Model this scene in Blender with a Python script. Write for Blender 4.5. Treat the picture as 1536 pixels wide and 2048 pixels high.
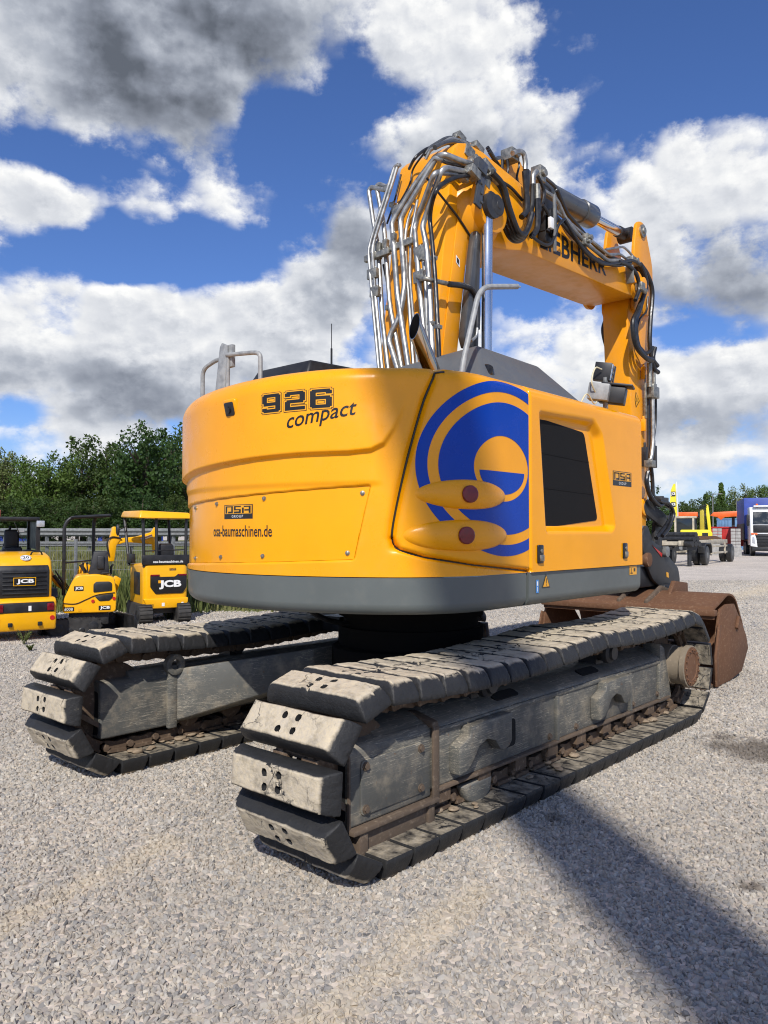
import bpy, bmesh, math, random
import numpy as np
from mathutils import Vector, Matrix, noise as mnoise
for _o in list(bpy.data.objects): bpy.data.objects.remove(_o, do_unlink=True)
SC = bpy.context.scene
COL = SC.collection
R_ = math.radians
PI = math.pi
random.seed(7); RNG = np.random.default_rng(7)

# ------------------------------------------------------------------ camera
CAM = Vector((-4.6, -3.85, 1.6)); YAW = R_(41.9); PITCH = R_(1.57); FPX = 1540.0
cd = bpy.data.cameras.new('camera'); cam = bpy.data.objects.new('camera', cd); COL.objects.link(cam)
cam.location = CAM; cam.rotation_euler = (PI/2 + PITCH, 0, YAW - PI/2)
cd.sensor_fit = 'VERTICAL'; cd.sensor_height = 36.0; cd.lens = FPX/2048*36.0
cd.clip_start = 0.05; cd.clip_end = 3000
SC.camera = cam
SC.render.resolution_x, SC.render.resolution_y = 768, 1024
SC.view_settings.view_transform = 'Standard'; SC.view_settings.look = 'None'
SC.view_settings.exposure = 0.20; SC.view_settings.gamma = 1.0
SC.view_settings.use_curve_mapping = False
SC.cycles.max_bounces = 6; SC.cycles.transparent_max_bounces = 12
SC.cycles.sample_clamp_indirect = 6.0; SC.cycles.filter_width = 1.1
FW = Vector((math.cos(YAW)*math.cos(PITCH), math.sin(YAW)*math.cos(PITCH), math.sin(PITCH)))
RT = Vector((math.sin(YAW), -math.cos(YAW), 0)); UP = RT.cross(FW)
FH = Vector((math.cos(YAW), math.sin(YAW), 0))
def at(x, y, ax, c):                      # the point of a plane X, Y or Z = c seen at a place in the photograph
    d = FW + RT*((x-768)/FPX) + UP*((1024-y)/FPX); k = 'XYZ'.index(ax)
    return CAM + d*((c-CAM[k])/d[k])
def yard(u, v, z=0.0):                    # u metres to the right, v metres ahead of the photographer, on the yard
    return Vector((CAM.x + RT.x*u + FH.x*v, CAM.y + RT.y*u + FH.y*v, z))

# ------------------------------------------------------------------ sun and sky
SUN_AZ, SUN_EL = 37.0, 42.0               # the light travels towards azimuth 37 deg, coming down at 42 deg
TOSUN = Vector((-math.cos(R_(SUN_AZ))*math.cos(R_(SUN_EL)), -math.sin(R_(SUN_AZ))*math.cos(R_(SUN_EL)), math.sin(R_(SUN_EL))))
sd = bpy.data.lights.new('sun', 'SUN'); sun = bpy.data.objects.new('sun', sd); COL.objects.link(sun)
sd.energy = 4.1; sd.angle = R_(0.75); sd.color = (1.0, 0.955, 0.89)
sun.location = (0, 0, 40); sun.rotation_euler = TOSUN.to_track_quat('Z', 'Y').to_euler()

world = bpy.data.worlds.new('World'); SC.world = world; world.use_nodes = True
class NT:                                  # small helper for writing node trees
    def __init__(s, tree): s.t = tree; s.n = tree.nodes; s.l = tree.links
    def new(s, kind, **kw):
        n = s.n.new(kind)
        for k, v in kw.items(): setattr(n, k, v)
        return n
    def put(s, sock, v):
        if v is None: return
        if isinstance(v, bpy.types.NodeSocket): s.l.new(v, sock)
        elif isinstance(v, (tuple, list)) and sock.type == 'RGBA' and len(v) == 3: sock.default_value = (*v, 1)
        else: sock.default_value = v
    def math(s, op, a, b=None, c=None, clamp=False):
        n = s.new('ShaderNodeMath', operation=op); n.use_clamp = clamp
        s.put(n.inputs[0], a); s.put(n.inputs[1], b)
        if c is not None: s.put(n.inputs[2], c)
        return n.outputs[0]
    def vmath(s, op, a, b=None):
        n = s.new('ShaderNodeVectorMath', operation=op); s.put(n.inputs[0], a)
        if op == 'SCALE': s.put(n.inputs['Scale'], b)
        elif b is not None: s.put(n.inputs[1], b)
        return n.outputs['Value'] if op in ('DOT_PRODUCT', 'LENGTH') else n.outputs[0]
    def mix(s, f, a, b, blend='MIX'):
        n = s.new('ShaderNodeMix', data_type='RGBA', blend_type=blend)
        s.put(n.inputs[0], f); s.put(n.inputs[6], a); s.put(n.inputs[7], b); return n.outputs[2]
    def ramp(s, v, lo, hi, a=0.0, b=1.0, smooth=True):
        n = s.new('ShaderNodeMapRange', interpolation_type='SMOOTHSTEP' if smooth else 'LINEAR')
        s.put(n.inputs[0], v); s.put(n.inputs[1], lo); s.put(n.inputs[2], hi); s.put(n.inputs[3], a); s.put(n.inputs[4], b)
        return n.outputs[0]
    def noise(s, vec, scale, detail=4, rough=.55, dist=0.0, dim='3D'):
        n = s.new('ShaderNodeTexNoise'); n.noise_dimensions = dim
        s.put(n.inputs['Vector'], vec); s.put(n.inputs['Scale'], scale); s.put(n.inputs['Detail'], detail)
        s.put(n.inputs['Roughness'], rough); s.put(n.inputs['Distortion'], dist)
        return n.outputs['Fac']
    def voro(s, vec, scale, feature='F1', out='Distance', rand=1.0, dim='3D'):
        n = s.new('ShaderNodeTexVoronoi', feature=feature, voronoi_dimensions=dim); s.put(n.inputs['Vector'], vec); s.put(n.inputs['Scale'], scale)
        s.put(n.inputs['Randomness'], rand); return n.outputs[out]
    def comb(s, x, y, z):
        n = s.new('ShaderNodeCombineXYZ'); s.put(n.inputs[0], x); s.put(n.inputs[1], y); s.put(n.inputs[2], z); return n.outputs[0]
    def sep(s, v):
        n = s.new('ShaderNodeSeparateXYZ'); s.put(n.inputs[0], v); return n.outputs

# clouds: banks of cumulus as (azimuth, elevation, half width, half height, weight) in degrees; the noise goes on all round
CLOUDS = [(65,33.5,12,6.5,.95),(55,34,8,5,.7),(62,27.5,8,2.6,.5),(46,35,8,4,.7),(37,33.5,5.5,4,.6),(40,28,5,2.6,.55),(34.5,26.5,5,2.8,.65),(30,25.5,2.6,2.2,.4),
          (67,20.8,4.5,2.4,.6),(54.5,24,4,2.4,.55),(59,21.6,1.8,.9,.4),(66,14.5,8,4.2,.95),(71,11,6,4,.5),(55,13,8,4.0,.9),(45,20,3.6,4.2,.8),(49,16,4,2.8,.5),(42,13,6,4,.4),
          (18,21,5.5,6,1.1),(25,15.5,4,4.4,.65),(16,10,9,3.2,.85),(34,12,7,4.5,.55),(18,5,12,2.0,.55),(62,7,9,2.0,.55),(59,10.2,12,2.6,.5),(30,7.5,9,2.4,.4),(27.5,33.5,2.4,1.6,.35),(28,29,1.6,1.6,.3)]
GAPS = [(21,31,7.5,4.2,.9),(25,26.5,3,2.4,.5),(56,19.6,7.5,2.2,.8),(64,18.5,5,1.4,.7),(48,28.2,3.4,2.6,.6),(44,30,2,3,.35),(30.5,20,2.4,3,.4),(19,13.3,4,1.0,.6),(38,9.5,2.5,.9,.4),(68,8.2,2.5,.9,.5),(64,24,3.4,1.6,.6),(48,22.5,2,2.5,.4),(58,24.5,1.6,1.8,.4)]
SHADE = [(62,32.5,14,7,.55),(53,30.5,10,4.5,.38),(57,9.6,18,2.6,.48),(45,20.5,4,4.4,.55),(18,16.2,7,3.4,.55),(17,7.4,10,1.5,.38),(36,26,7,1.9,.42),(33,9,7,2.2,.25),(45,11.5,6,2.0,.2)]
def cloud_noise_group():
    # ragged fractal for the outline plus rounded heaps (inverted ridges) for the cauliflower relief
    g = bpy.data.node_groups.new('cloud_noise', 'ShaderNodeTree')
    g.interface.new_socket('Coord', in_out='INPUT', socket_type='NodeSocketVector')
    g.interface.new_socket('Noise', in_out='OUTPUT', socket_type='NodeSocketFloat')
    t = NT(g); gi = t.new('NodeGroupInput'); go = t.new('NodeGroupOutput'); v = gi.outputs[0]
    n1 = t.noise(v, .10, 8, .62, 0.0, '2D')
    wv = t.vmath('ADD', v, t.comb(t.math('MULTIPLY', n1, 6.0), t.math('MULTIPLY', n1, -5.0), 0.0))
    p1 = t.voro(wv, .22, 'F1', dim='2D'); p2 = t.voro(wv, .62, 'F1', dim='2D')
    heap = t.math('ADD', t.math('MULTIPLY', t.math('SUBTRACT', .45, p1), .55), t.math('MULTIPLY', t.math('SUBTRACT', .45, p2), .22))
    t.put(go.inputs[0], t.math('ADD', t.math('MULTIPLY', t.math('SUBTRACT', n1, .5), 2.5), heap)); return g
def bumps(t, p, L, start=None):
    tot = start
    for (a, e, wa, we, k) in L:
        q = t.vmath('MULTIPLY', t.vmath('SUBTRACT', p, (a, e, 0)), (.72/wa, .72/we, 0))
        tot = t.math('MULTIPLY_ADD', t.math('SUBTRACT', 1.0, t.vmath('DOT_PRODUCT', q, q), clamp=True), k, tot if tot is not None else 0.0)
    return tot
def build_world():
    t = NT(world.node_tree); t.n.clear()
    out = t.new('ShaderNodeOutputWorld'); bg = t.new('ShaderNodeBackground')
    sky = t.new('ShaderNodeTexSky', sky_type='NISHITA'); sky.sun_disc = False
    sky.sun_elevation = R_(SUN_EL); sky.sun_rotation = math.atan2(TOSUN.x, TOSUN.y)
    sky.air_density = 1.0; sky.dust_density = 0.4; sky.ozone_density = 3.0; sky.altitude = 300
    d = t.new('ShaderNodeTexCoord').outputs['Generated']; x, y, z = t.sep(d)
    az = t.math('MULTIPLY', t.math('ARCTAN2', y, x), 180/PI); el = t.math('MULTIPLY', t.math('ARCSINE', z), 180/PI)
    p = t.comb(az, el, 0.0); st = t.vmath('MULTIPLY', p, (1, 1.45, 1))
    low = t.noise(st, .05, 2, .5, 0.0, '2D')
    tot = bumps(t, p, [(a, e, w, h, -k) for a, e, w, h, k in GAPS], bumps(t, p, CLOUDS, t.math('MULTIPLY', t.math('SUBTRACT', low, .5), 1.0)))
    g = cloud_noise_group()
    def cn(dx, dy):
        n = t.new('ShaderNodeGroup'); n.node_tree = g; t.put(n.inputs[0], t.vmath('ADD', st, (dx, dy, 0))); return n.outputs[0]
    n0 = cn(0, 0); n1 = cn(-.35, 1.0)
    f0 = t.math('ADD', n0, tot)
    alpha = t.ramp(f0, -.02, .72)
    core = t.ramp(f0, .35, 1.5)
    rel = t.math('MULTIPLY', t.math('SUBTRACT', n0, n1), .42)
    dark = t.math('MULTIPLY', bumps(t, p, SHADE), t.ramp(t.noise(st, .14, 4, .55, 0.0, '2D'), .25, .75, .35, 1.05))
    lit = t.math('SUBTRACT', t.math('ADD', .93, rel), t.math('ADD', t.math('MULTIPLY', core, .16), dark), clamp=True)
    cc = t.new('ShaderNodeValToRGB'); t.put(cc.inputs[0], lit); r = cc.color_ramp
    r.elements[0].position = 0.0; r.elements[0].color = (.11, .125, .155, 1); r.elements[1].position = 1.0; r.elements[1].color = (.88, .88, .87, 1)
    for pos, c in ((.3, (.24, .265, .32)), (.55, (.40, .43, .49)), (.78, (.64, .66, .70))): e = r.elements.new(pos); e.color = (*c, 1)
    skyc = t.mix(1.0, sky.outputs[0], SKY_TINT, 'MULTIPLY')
    col = t.mix(alpha, skyc, cc.outputs[0])
    col = t.mix(t.ramp(el, 0.0, 9.0, .4, 0.0), col, (.60, .65, .72))
    t.put(bg.inputs[0], col); bg.inputs[1].default_value = 1.0
    t.put(out.inputs[0], bg.outputs[0])
    world.cycles.sampling_method = 'NONE'
SKY_TINT = (.060, .077, .114)
build_world()

# ------------------------------------------------------------------ mesh helpers
def link(o, parent=None):
    COL.objects.link(o)
    if parent is not None: o.parent = parent
    return o
def tag(o, label=None, cat=None, group=None, kind=None):
    if label: o['label'] = label
    if cat: o['category'] = cat
    if group: o['group'] = group
    if kind: o['kind'] = kind
    return o
def empty(name, loc=(0, 0, 0), rz=0.0, label=None, cat=None, group=None):
    o = bpy.data.objects.new(name, None); o.empty_display_size = .2; COL.objects.link(o)
    o.location = loc; o.rotation_euler = (0, 0, rz); return tag(o, label, cat, group)
def copy_tree(o, parent=None):
    c = o.copy(); COL.objects.link(c); c.parent = parent
    for ch in list(o.children): copy_tree(ch, c)
    return c
def fillet(pts, r, n=5):
    pts = [Vector(p) for p in pts]; out = [pts[0]]
    for a, b, c in zip(pts, pts[1:], pts[2:]):
        u, v = (a-b), (c-b); lu, lv = u.length, v.length
        if lu < 1e-6 or lv < 1e-6: continue
        k = min(r, .48*lu, .48*lv); p0 = b+u*(k/lu); p1 = b+v*(k/lv)
        for i in range(n+1):
            t = i/n; out.append(p0*(1-t)**2 + b*(2*t*(1-t)) + p1*t*t)
    out.append(pts[-1]); return out
def spline(pts, n=8):
    pts = [Vector(p) for p in pts]; P = [pts[0]*2-pts[1]]+pts+[pts[-1]*2-pts[-2]]; out = []
    for i in range(1, len(P)-2):
        a, b, c, d = P[i-1:i+3]
        for k in range(n):
            t = k/n; out.append(.5*((b*2)+(c-a)*t+(a*2-b*5+c*4-d)*t*t+(b*3-a-c*3+d)*t**3))
    out.append(pts[-1]); return out
class MB:
    def __init__(s): s.v = []; s.f = []; s.M = Matrix.Identity(4)
    def add(s, vs, fs):
        k = len(s.v); s.v += [s.M @ Vector(p) for p in vs]; s.f += [tuple(i+k for i in f) for f in fs]; return s
    def box(s, x0, x1, y0, y1, z0, z1):
        return s.add([(x, y, z) for z in (z0, z1) for y in (y0, y1) for x in (x0, x1)],
                     [(0,2,3,1),(4,5,7,6),(0,1,5,4),(2,6,7,3),(0,4,6,2),(1,3,7,5)])
    def cbox(s, c, d, R=None):
        old = s.M; s.M = old @ Matrix.Translation(c) @ (R.to_4x4() if R else Matrix.Identity(4))
        s.box(-d[0]/2, d[0]/2, -d[1]/2, d[1]/2, -d[2]/2, d[2]/2); s.M = old; return s
    def prism(s, poly, a, b, ax='y'):       # poly in the two other axes, extruded from a to b along ax
        n = len(poly)
        def P(p, t): return {'y': (p[0], t, p[1]), 'x': (t, p[0], p[1]), 'z': (p[0], p[1], t)}[ax]
        vs = [P(p, a) for p in poly]+[P(p, b) for p in poly]
        ar = sum(poly[i][0]*poly[(i+1) % n][1]-poly[(i+1) % n][0]*poly[i][1] for i in range(n))
        flip = (ar > 0) == ((b > a) if ax in 'xz' else (b < a))
        fs = [tuple(range(n))[::-1], tuple(range(n, 2*n))]+[(i, (i+1) % n, n+(i+1) % n, n+i) for i in range(n)]
        if not flip: fs = [f[::-1] for f in fs]
        return s.add(vs, fs)
    def hexa(s, b, t):                      # two quads (bottom and top corner loops)
        n = len(b); return s.add(list(b)+list(t), [tuple(range(n))[::-1], tuple(range(n, 2*n))]+[(i, (i+1) % n, n+(i+1) % n, n+i) for i in range(n)])
    def cyl(s, p0, p1, r0, r1=None, n=16, cap=True):
        p0, p1 = Vector(p0), Vector(p1); r1 = r0 if r1 is None else r1
        q = (p1-p0).to_track_quat('Z', 'Y'); vs = []
        for p, r in ((p0, r0), (p1, r1)):
            vs += [p+q @ Vector((r*math.cos(2*PI*i/n), r*math.sin(2*PI*i/n), 0)) for i in range(n)]
        fs = [(i, (i+1) % n, n+(i+1) % n, n+i) for i in range(n)]
        if cap: fs += [tuple(range(n))[::-1], tuple(range(n, 2*n))]
        return s.add(vs, fs)
    def lathe(s, p0, axis, prof, n=20):     # prof: (distance along the axis, radius)
        p0 = Vector(p0); q = Vector(axis).to_track_quat('Z', 'Y'); vs = []; m = len(prof)
        for h, r in prof: vs += [p0+q @ Vector((r*math.cos(2*PI*i/n), r*math.sin(2*PI*i/n), h)) for i in range(n)]
        fs = [(j*n+i, j*n+(i+1) % n, (j+1)*n+(i+1) % n, (j+1)*n+i) for j in range(m-1) for i in range(n)]
        fs += [tuple(range(n))[::-1], tuple(range((m-1)*n, m*n))]
        return s.add(vs, fs)
    def tube(s, pts, r, n=8, cap=True):
        pts = [Vector(p) for p in pts]; pts = [p for i, p in enumerate(pts) if i == 0 or (p-pts[i-1]).length > 1e-5]
        rr = r if isinstance(r, (list, tuple)) else [r]*len(pts)
        T = [(pts[min(i+1, len(pts)-1)]-pts[max(i-1, 0)]).normalized() for i in range(len(pts))]
        nrm = T[0].orthogonal().normalized(); vs = []
        for i, p in enumerate(pts):
            nrm = (nrm-T[i]*nrm.dot(T[i])).normalized(); bi = T[i].cross(nrm)
            vs += [p+(nrm*math.cos(2*PI*k/n)+bi*math.sin(2*PI*k/n))*rr[i] for k in range(n)]
        m = len(pts); fs = [(j*n+i, j*n+(i+1) % n, (j+1)*n+(i+1) % n, (j+1)*n+i) for j in range(m-1) for i in range(n)]
        if cap: fs += [tuple(range(n))[::-1], tuple(range((m-1)*n, m*n))]
        return s.add(vs, fs)
    def ball(s, c, r, n=12, m=8):
        c = Vector(c); r = Vector(r if isinstance(r, (tuple, list)) else (r, r, r)); vs = []; fs = []
        for j in range(m+1):
            for i in range(n):
                th = PI*j/m; ph = 2*PI*i/n; vs.append((c.x+r.x*math.sin(th)*math.cos(ph), c.y+r.y*math.sin(th)*math.sin(ph), c.z+r.z*math.cos(th)))
        for j in range(m):
            for i in range(n): fs.append((j*n+i, (j+1)*n+i, (j+1)*n+(i+1) % n, j*n+(i+1) % n))
        return s.add(vs, fs)
    def build(s, name, mat, parent=None, bevel=0.0, seg=2, smooth=30, fix=False):
        me = bpy.data.meshes.new(name); me.from_pydata([tuple(p) for p in s.v], [], s.f)
        if bevel or fix:
            bm = bmesh.new(); bm.from_mesh(me); bmesh.ops.remove_doubles(bm, verts=bm.verts, dist=1e-5)
            bmesh.ops.recalc_face_normals(bm, faces=bm.faces)
            if bevel:
                es = [e for e in bm.edges if len(e.link_faces) == 2 and e.calc_face_angle(0) > R_(28)]
                bmesh.ops.bevel(bm, geom=es, offset=bevel, segments=seg, profile=.5, affect='EDGES', clamp_overlap=True)
            bm.to_mesh(me); bm.free()
        return finish(me, name, mat, parent, smooth)
def finish(me, name, mat, parent=None, smooth=30):
    if smooth:
        me.polygons.foreach_set('use_smooth', [True]*len(me.polygons))
        if smooth < 180: me.set_sharp_from_angle(angle=R_(smooth))
    for m in (mat if isinstance(mat, (list, tuple)) else [mat]): me.materials.append(m)
    me.update(); o = bpy.data.objects.new(name, me); return link(o, parent)

def text2d(txt, size=1.0, offset=0.0, shear=0.0, spacing=1.0):
    c = bpy.data.curves.new('txt', 'FONT'); c.body = txt; c.size = size; c.offset = offset; c.shear = shear; c.space_character = spacing
    c.resolution_u = 3; c.fill_mode = 'FRONT'
    o = bpy.data.objects.new('txt', c); COL.objects.link(o); dg = bpy.context.evaluated_depsgraph_get(); dg.update()
    me = bpy.data.meshes.new_from_object(o.evaluated_get(dg)); vs = [(v.co.x, v.co.y) for v in me.vertices]; fs = [tuple(p.vertices) for p in me.polygons]
    bpy.data.objects.remove(o); bpy.data.curves.remove(c); bpy.data.meshes.remove(me)
    return vs, fs
def fit2d(vs, u0, u1, v0, v1, ref=None):
    r = ref or vs; xs = [p[0] for p in r]; ys = [p[1] for p in r]; a, b, c, d = min(xs), max(xs), min(ys), max(ys)
    return [(u0+(p[0]-a)/(b-a)*(u1-u0), v0+(p[1]-c)/(d-c)*(v1-v0)) for p in vs]
def rects(L):                              # flat rectangles (u0,u1,v0,v1)
    vs = []; fs = []
    for (a, b, c, d) in L:
        k = len(vs); vs += [(a, c), (b, c), (b, d), (a, d)]; fs.append((k, k+1, k+2, k+3))
    return vs, fs
def decal(name, geo, fn, mat, parent):     # flat print laid on a surface: fn maps (u, v) to a point
    vs, fs = geo; me = bpy.data.meshes.new(name); me.from_pydata([tuple(fn(*p)) for p in vs], [], fs)
    return finish(me, name, mat, parent, 0)
def plane_fn(o, u, v):
    o, u, v = Vector(o), Vector(u), Vector(v); return lambda a, b: o+u*a+v*b

# ------------------------------------------------------------------ materials
def mat(name, fn, **kw):
    m = bpy.data.materials.new(name); m.use_nodes = True; t = NT(m.node_tree); b = m.node_tree.nodes['Principled BSDF']
    fn(t, b, **kw); return m
def S(t, b, col=None, rough=None, metal=None, spec=None, bump=None, strength=.3, dist=.01, coat=None):
    t.put(b.inputs['Base Color'], col); t.put(b.inputs['Roughness'], rough); t.put(b.inputs['Metallic'], metal)
    t.put(b.inputs['Specular IOR Level'], spec); t.put(b.inputs['Coat Weight'], coat)
    if coat is not None: b.inputs['Coat Roughness'].default_value = .06
    if bump is not None:
        n = t.new('ShaderNodeBump'); t.put(n.inputs['Height'], bump); n.inputs['Strength'].default_value = strength; n.inputs['Distance'].default_value = dist
        t.put(b.inputs['Normal'], n.outputs[0])
def obj_co(t): return t.new('ShaderNodeTexCoord').outputs['Object']
def plain(col, rough=.5, metal=0.0, var=.12, scale=8.0, coat=None, bump=0.0):
    def fn(t, b):
        co = obj_co(t); n = t.noise(co, scale, 5, .6); k = t.ramp(n, .3, .7, 1-var, 1+var)
        c = t.mix(1.0, col, t.comb(k, k, k), 'MULTIPLY')
        S(t, b, c, t.ramp(n, .3, .7, max(rough-.06, .02), min(rough+.1, 1)), metal, None, t.noise(co, 60, 3) if bump else None, bump, .004, coat)
    return fn
def paint(col, rough=.3, coat=.5, peel=0.0, dust=.04, spec=.4):
    def fn(t, b):
        co = obj_co(t); n = t.noise(co, 1.3, 6, .6); n2 = t.noise(co, 9, 6, .65)
        k = t.ramp(n, .3, .7, .93, 1.05)
        c = t.mix(1.0, col, t.comb(k, k, k), 'MULTIPLY')
        dv = t.math('MULTIPLY', t.ramp(n2, .48, .75), dust)
        c = t.mix(dv, c, (.36, .31, .23))
        r = t.ramp(n2, .35, .75, rough, rough+.16)
        S(t, b, c, r, 0.0, spec, t.noise(co, 190, 2, .5) if peel else t.noise(co, 2.2, 2), peel or .02, .002 if peel else .02, coat)
    return fn
YEL = (.86, .345, .001)
M = {}
M['yellow'] = mat('yellow_paint', paint(YEL, .11, .0, 0, .015, .36))
M['yellow_cast'] = mat('yellow_cast_paint', paint(YEL, .26, 0.0, .07, .03, .42))
M['boom_yellow'] = mat('boom_yellow_paint', paint((.80, .315, .003), .32, .05, 0, .14))
M['jcb_yellow'] = mat('loader_yellow_paint', paint((.86, .42, .004), .28, .1))
M['lemon'] = mat('lemon_yellow_paint', paint((.80, .66, .03), .35, .3))
M['skirt'] = mat('grey_skirt_paint', paint((.100, .113, .108), .42, .12, .1, .05))
M['hood'] = mat('grey_hood_paint', paint((.095, .10, .105), .45, .1, .05, .06))
M['black'] = mat('black_plastic', plain((.014, .014, .015), .45, 0, .3))
M['blackgloss'] = mat('black_gloss', plain((.012, .012, .013), .16, 0, .2))
M['ink'] = mat('black_print', plain((.012, .011, .010), .35, 0, .1))
M['white'] = mat('white_print', plain((.78, .78, .76), .4, 0, .05))
M['blue'] = mat('blue_film', paint((.001, .042, .34), .2, 0, 0, .01, .25))
M['yprint'] = mat('yellow_print', plain((.74, .34, .01), .3, 0, .05))
M['redlens'] = mat('red_reflector', plain((.16, .006, .012), .12, 0, .15, 40))
M['redpaint'] = mat('red_paint', plain((.42, .022, .018), .4, 0, .2, 3))
M['orange'] = mat('orange_paint', plain((.75, .13, .02), .4, 0, .15, 2))
M['chrome'] = mat('chrome_rod', plain((.66, .66, .66), .14, 1.0, .05, 3))
M['pipe'] = mat('zinc_pipe', plain((.37, .37, .355), .48, .9, .25, 14))
M['zinc'] = mat('zinc_fitting', plain((.30, .29, .25), .45, .8, .3, 30))
M['galv'] = mat('galvanised_steel', plain((.19, .195, .19), .6, .3, .25, 16))
M['railgrey'] = mat('grey_rail_paint', plain((.27, .275, .27), .5, .1, .2, 20))
M['exhaust'] = mat('polished_exhaust', plain((.58, .50, .40), .14, 1.0, .2, 5))
M['soot_and_shade'] = mat('soot_and_shade', plain((.004, .004, .004), .9))  # exhaust soot, and the painted dark of the frame slots and guard hollow
M['rubber'] = mat('black_hose', plain((.013, .013, .014), .38, 0, .4, 25))
M['barrel'] = mat('dark_cylinder_paint', plain((.05, .053, .056), .32, 0, .2, 8, .3))
M['darkmetal'] = mat('dark_iron', plain((.03, .03, .031), .5, .2, .4, 9, None, .2))
M['glass'] = mat('window_glass', plain((.02, .025, .028), .05, 0, .05, 3))
M['ledlens'] = mat('lamp_lens', plain((.45, .47, .5), .12, .3, .2, 80))
M['cable'] = mat('cream_cable', plain((.55, .50, .33), .5))
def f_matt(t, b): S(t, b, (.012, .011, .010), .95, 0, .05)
M['under'] = mat('shaded_underside', f_matt)  # near black puts the deep shade below the body into the colour
def f_mesh(t, b):
    co = obj_co(t); x, y, z = t.sep(co)
    h = t.math('MULTIPLY', t.math('SINE', t.math('MULTIPLY', x, 560.0)), t.math('SINE', t.math('MULTIPLY', z, 560.0)))
    S(t, b, t.mix(t.ramp(h, -.1, .5), (.004, .004, .004), (.022, .022, .023)), .8, .0, .15)
M['mesh'] = mat('grille_mesh', f_mesh)
def f_pad(t, b):
    tc = t.new('ShaderNodeTexCoord'); co = tc.outputs['Object']; nz = t.sep(tc.outputs['Normal'])[2]
    inf = t.new('ShaderNodeObjectInfo').outputs['Random']
    cv = t.vmath('ADD', co, t.comb(t.math('MULTIPLY', inf, 37.0), t.math('MULTIPLY', inf, 11.0), 0.0))
    n = t.noise(cv, 14, 8, .66); n2 = t.noise(cv, 55, 6, .6); n3 = t.noise(cv, 4, 3)
    d = t.math('ADD', t.math('ADD', t.ramp(nz, .45, .9, -.5, .85), t.ramp(nz, -.9, -.5, .75, 0)), t.math('MULTIPLY', t.math('SUBTRACT', n, .44), 2.2))
    d = t.math('ADD', d, t.math('MULTIPLY', t.math('SUBTRACT', n2, .5), .4), clamp=True)
    ck = t.ramp(t.voro(t.vmath('ADD', cv, t.vmath('SCALE', t.comb(n, n2, n), .06)), 7.5, 'DISTANCE_TO_EDGE'), .0, .03, 1, 0); d = t.math('SUBTRACT', d, t.math('MULTIPLY', t.math('MULTIPLY', ck, t.ramp(n3, .45, .6)), .8), clamp=True)
    dust = t.mix(n3, (.60, .50, .345), (.44, .375, .265)); dust = t.mix(t.ramp(n2, .3, .7), dust, (.45, .39, .30))
    c = t.mix(d, t.mix(n, (.012, .012, .013), (.035, .035, .035)), dust)
    h = t.math('ADD', t.math('MULTIPLY', n, .6), t.math('MULTIPLY', n2, .4))
    S(t, b, c, t.ramp(d, 0, 1, .55, .95), 0, .3, h, .8, .012)
M['pad'] = mat('dusty_rubber', f_pad)
def f_frame(t, b):
    tc = t.new('ShaderNodeTexCoord'); co = tc.outputs['Object']; nz = t.sep(tc.outputs['Normal'])[2]
    n = t.noise(co, 2.2, 8, .65); n2 = t.noise(co, 26, 8, .7); n3 = t.noise(co, 6, 10, .72)
    sc = None
    for i, (rot, sx) in enumerate(((.5, 1.0), (-.35, 1.0), (1.15, 1.0))):
        mp = t.new('ShaderNodeMapping'); t.put(mp.inputs[0], co); mp.inputs['Rotation'].default_value = (.3*i, rot, .2); mp.inputs['Scale'].default_value = (2.2, 9, 60)
        w = t.noise(mp.outputs[0], 1.6, 2, .5, .5)
        l = t.ramp(t.math('ABSOLUTE', t.math('SUBTRACT', w, .5)), .0, .014, 1, 0)
        l = t.math('MULTIPLY', l, t.ramp(t.noise(co, 2.4+i, 3), .46, .6))
        sc = l if sc is None else t.math('MAXIMUM', sc, l)
    c = t.mix(n, (.070, .072, .067), (.125, .123, .110))
    c = t.mix(t.math('MULTIPLY', t.ramp(n3, .46, .68), .6), c, (.30, .255, .185))
    c = t.mix(t.math('MULTIPLY', t.ramp(nz, .35, .85), t.ramp(n, .25, .7, .25, .6)), c, (.22, .195, .155))
    c = t.mix(t.math('MULTIPLY', sc, .8), c, (.48, .43, .33))
    c = t.mix(t.ramp(n2, .62, .72), c, (.17, .085, .04))
    S(t, b, c, t.ramp(n2, .3, .7, .42, .75), 0, .35, n3, .25, .006)
M['frame'] = mat('scratched_grey_paint', f_frame)
def f_rust(t, b, c0=(.085, .042, .024), c1=(.20, .098, .050), c2=(.27, .17, .10)):
    co = obj_co(t); n = t.noise(co, 3, 8, .65); n2 = t.noise(co, 30, 6, .65)
    c = t.mix(n, c0, c1); c = t.mix(t.ramp(n2, .5, .8), c, c2); S(t, b, c, .78, .1, .3, n2, .5, .006)
M['rust'] = mat('rusty_steel', f_rust)
M['rustedge'] = mat('rusty_edge', lambda t, b: f_rust(t, b, (.085, .070, .055), (.155, .105, .07), (.27, .21, .15)))
M['chain'] = mat('dusty_brown_iron', lambda t, b: f_rust(t, b, (.045, .03, .02), (.19, .13, .085), (.31, .23, .16)))
M['drive'] = mat('dusty_drive_paint', lambda t, b: f_rust(t, b, (.17, .14, .10), (.27, .22, .16), (.33, .27, .2)))
STAINS = [(at(1515, 1505, 'Z', 0), .5), (at(1445, 1476, 'Z', 0), .18), (at(1500, 1775, 'Z', 0), .07), (at(1110, 1640, 'Z', 0), .10)]
RUTS = [(at(-150, 1935, 'Z', 0), at(330, 1690, 'Z', 0), .11), (at(620, 2060, 'Z', 0), at(960, 1790, 'Z', 0), .12), (at(1290, 1240, 'Z', 0), at(1560, 1170, 'Z', 0), .5)]
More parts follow.
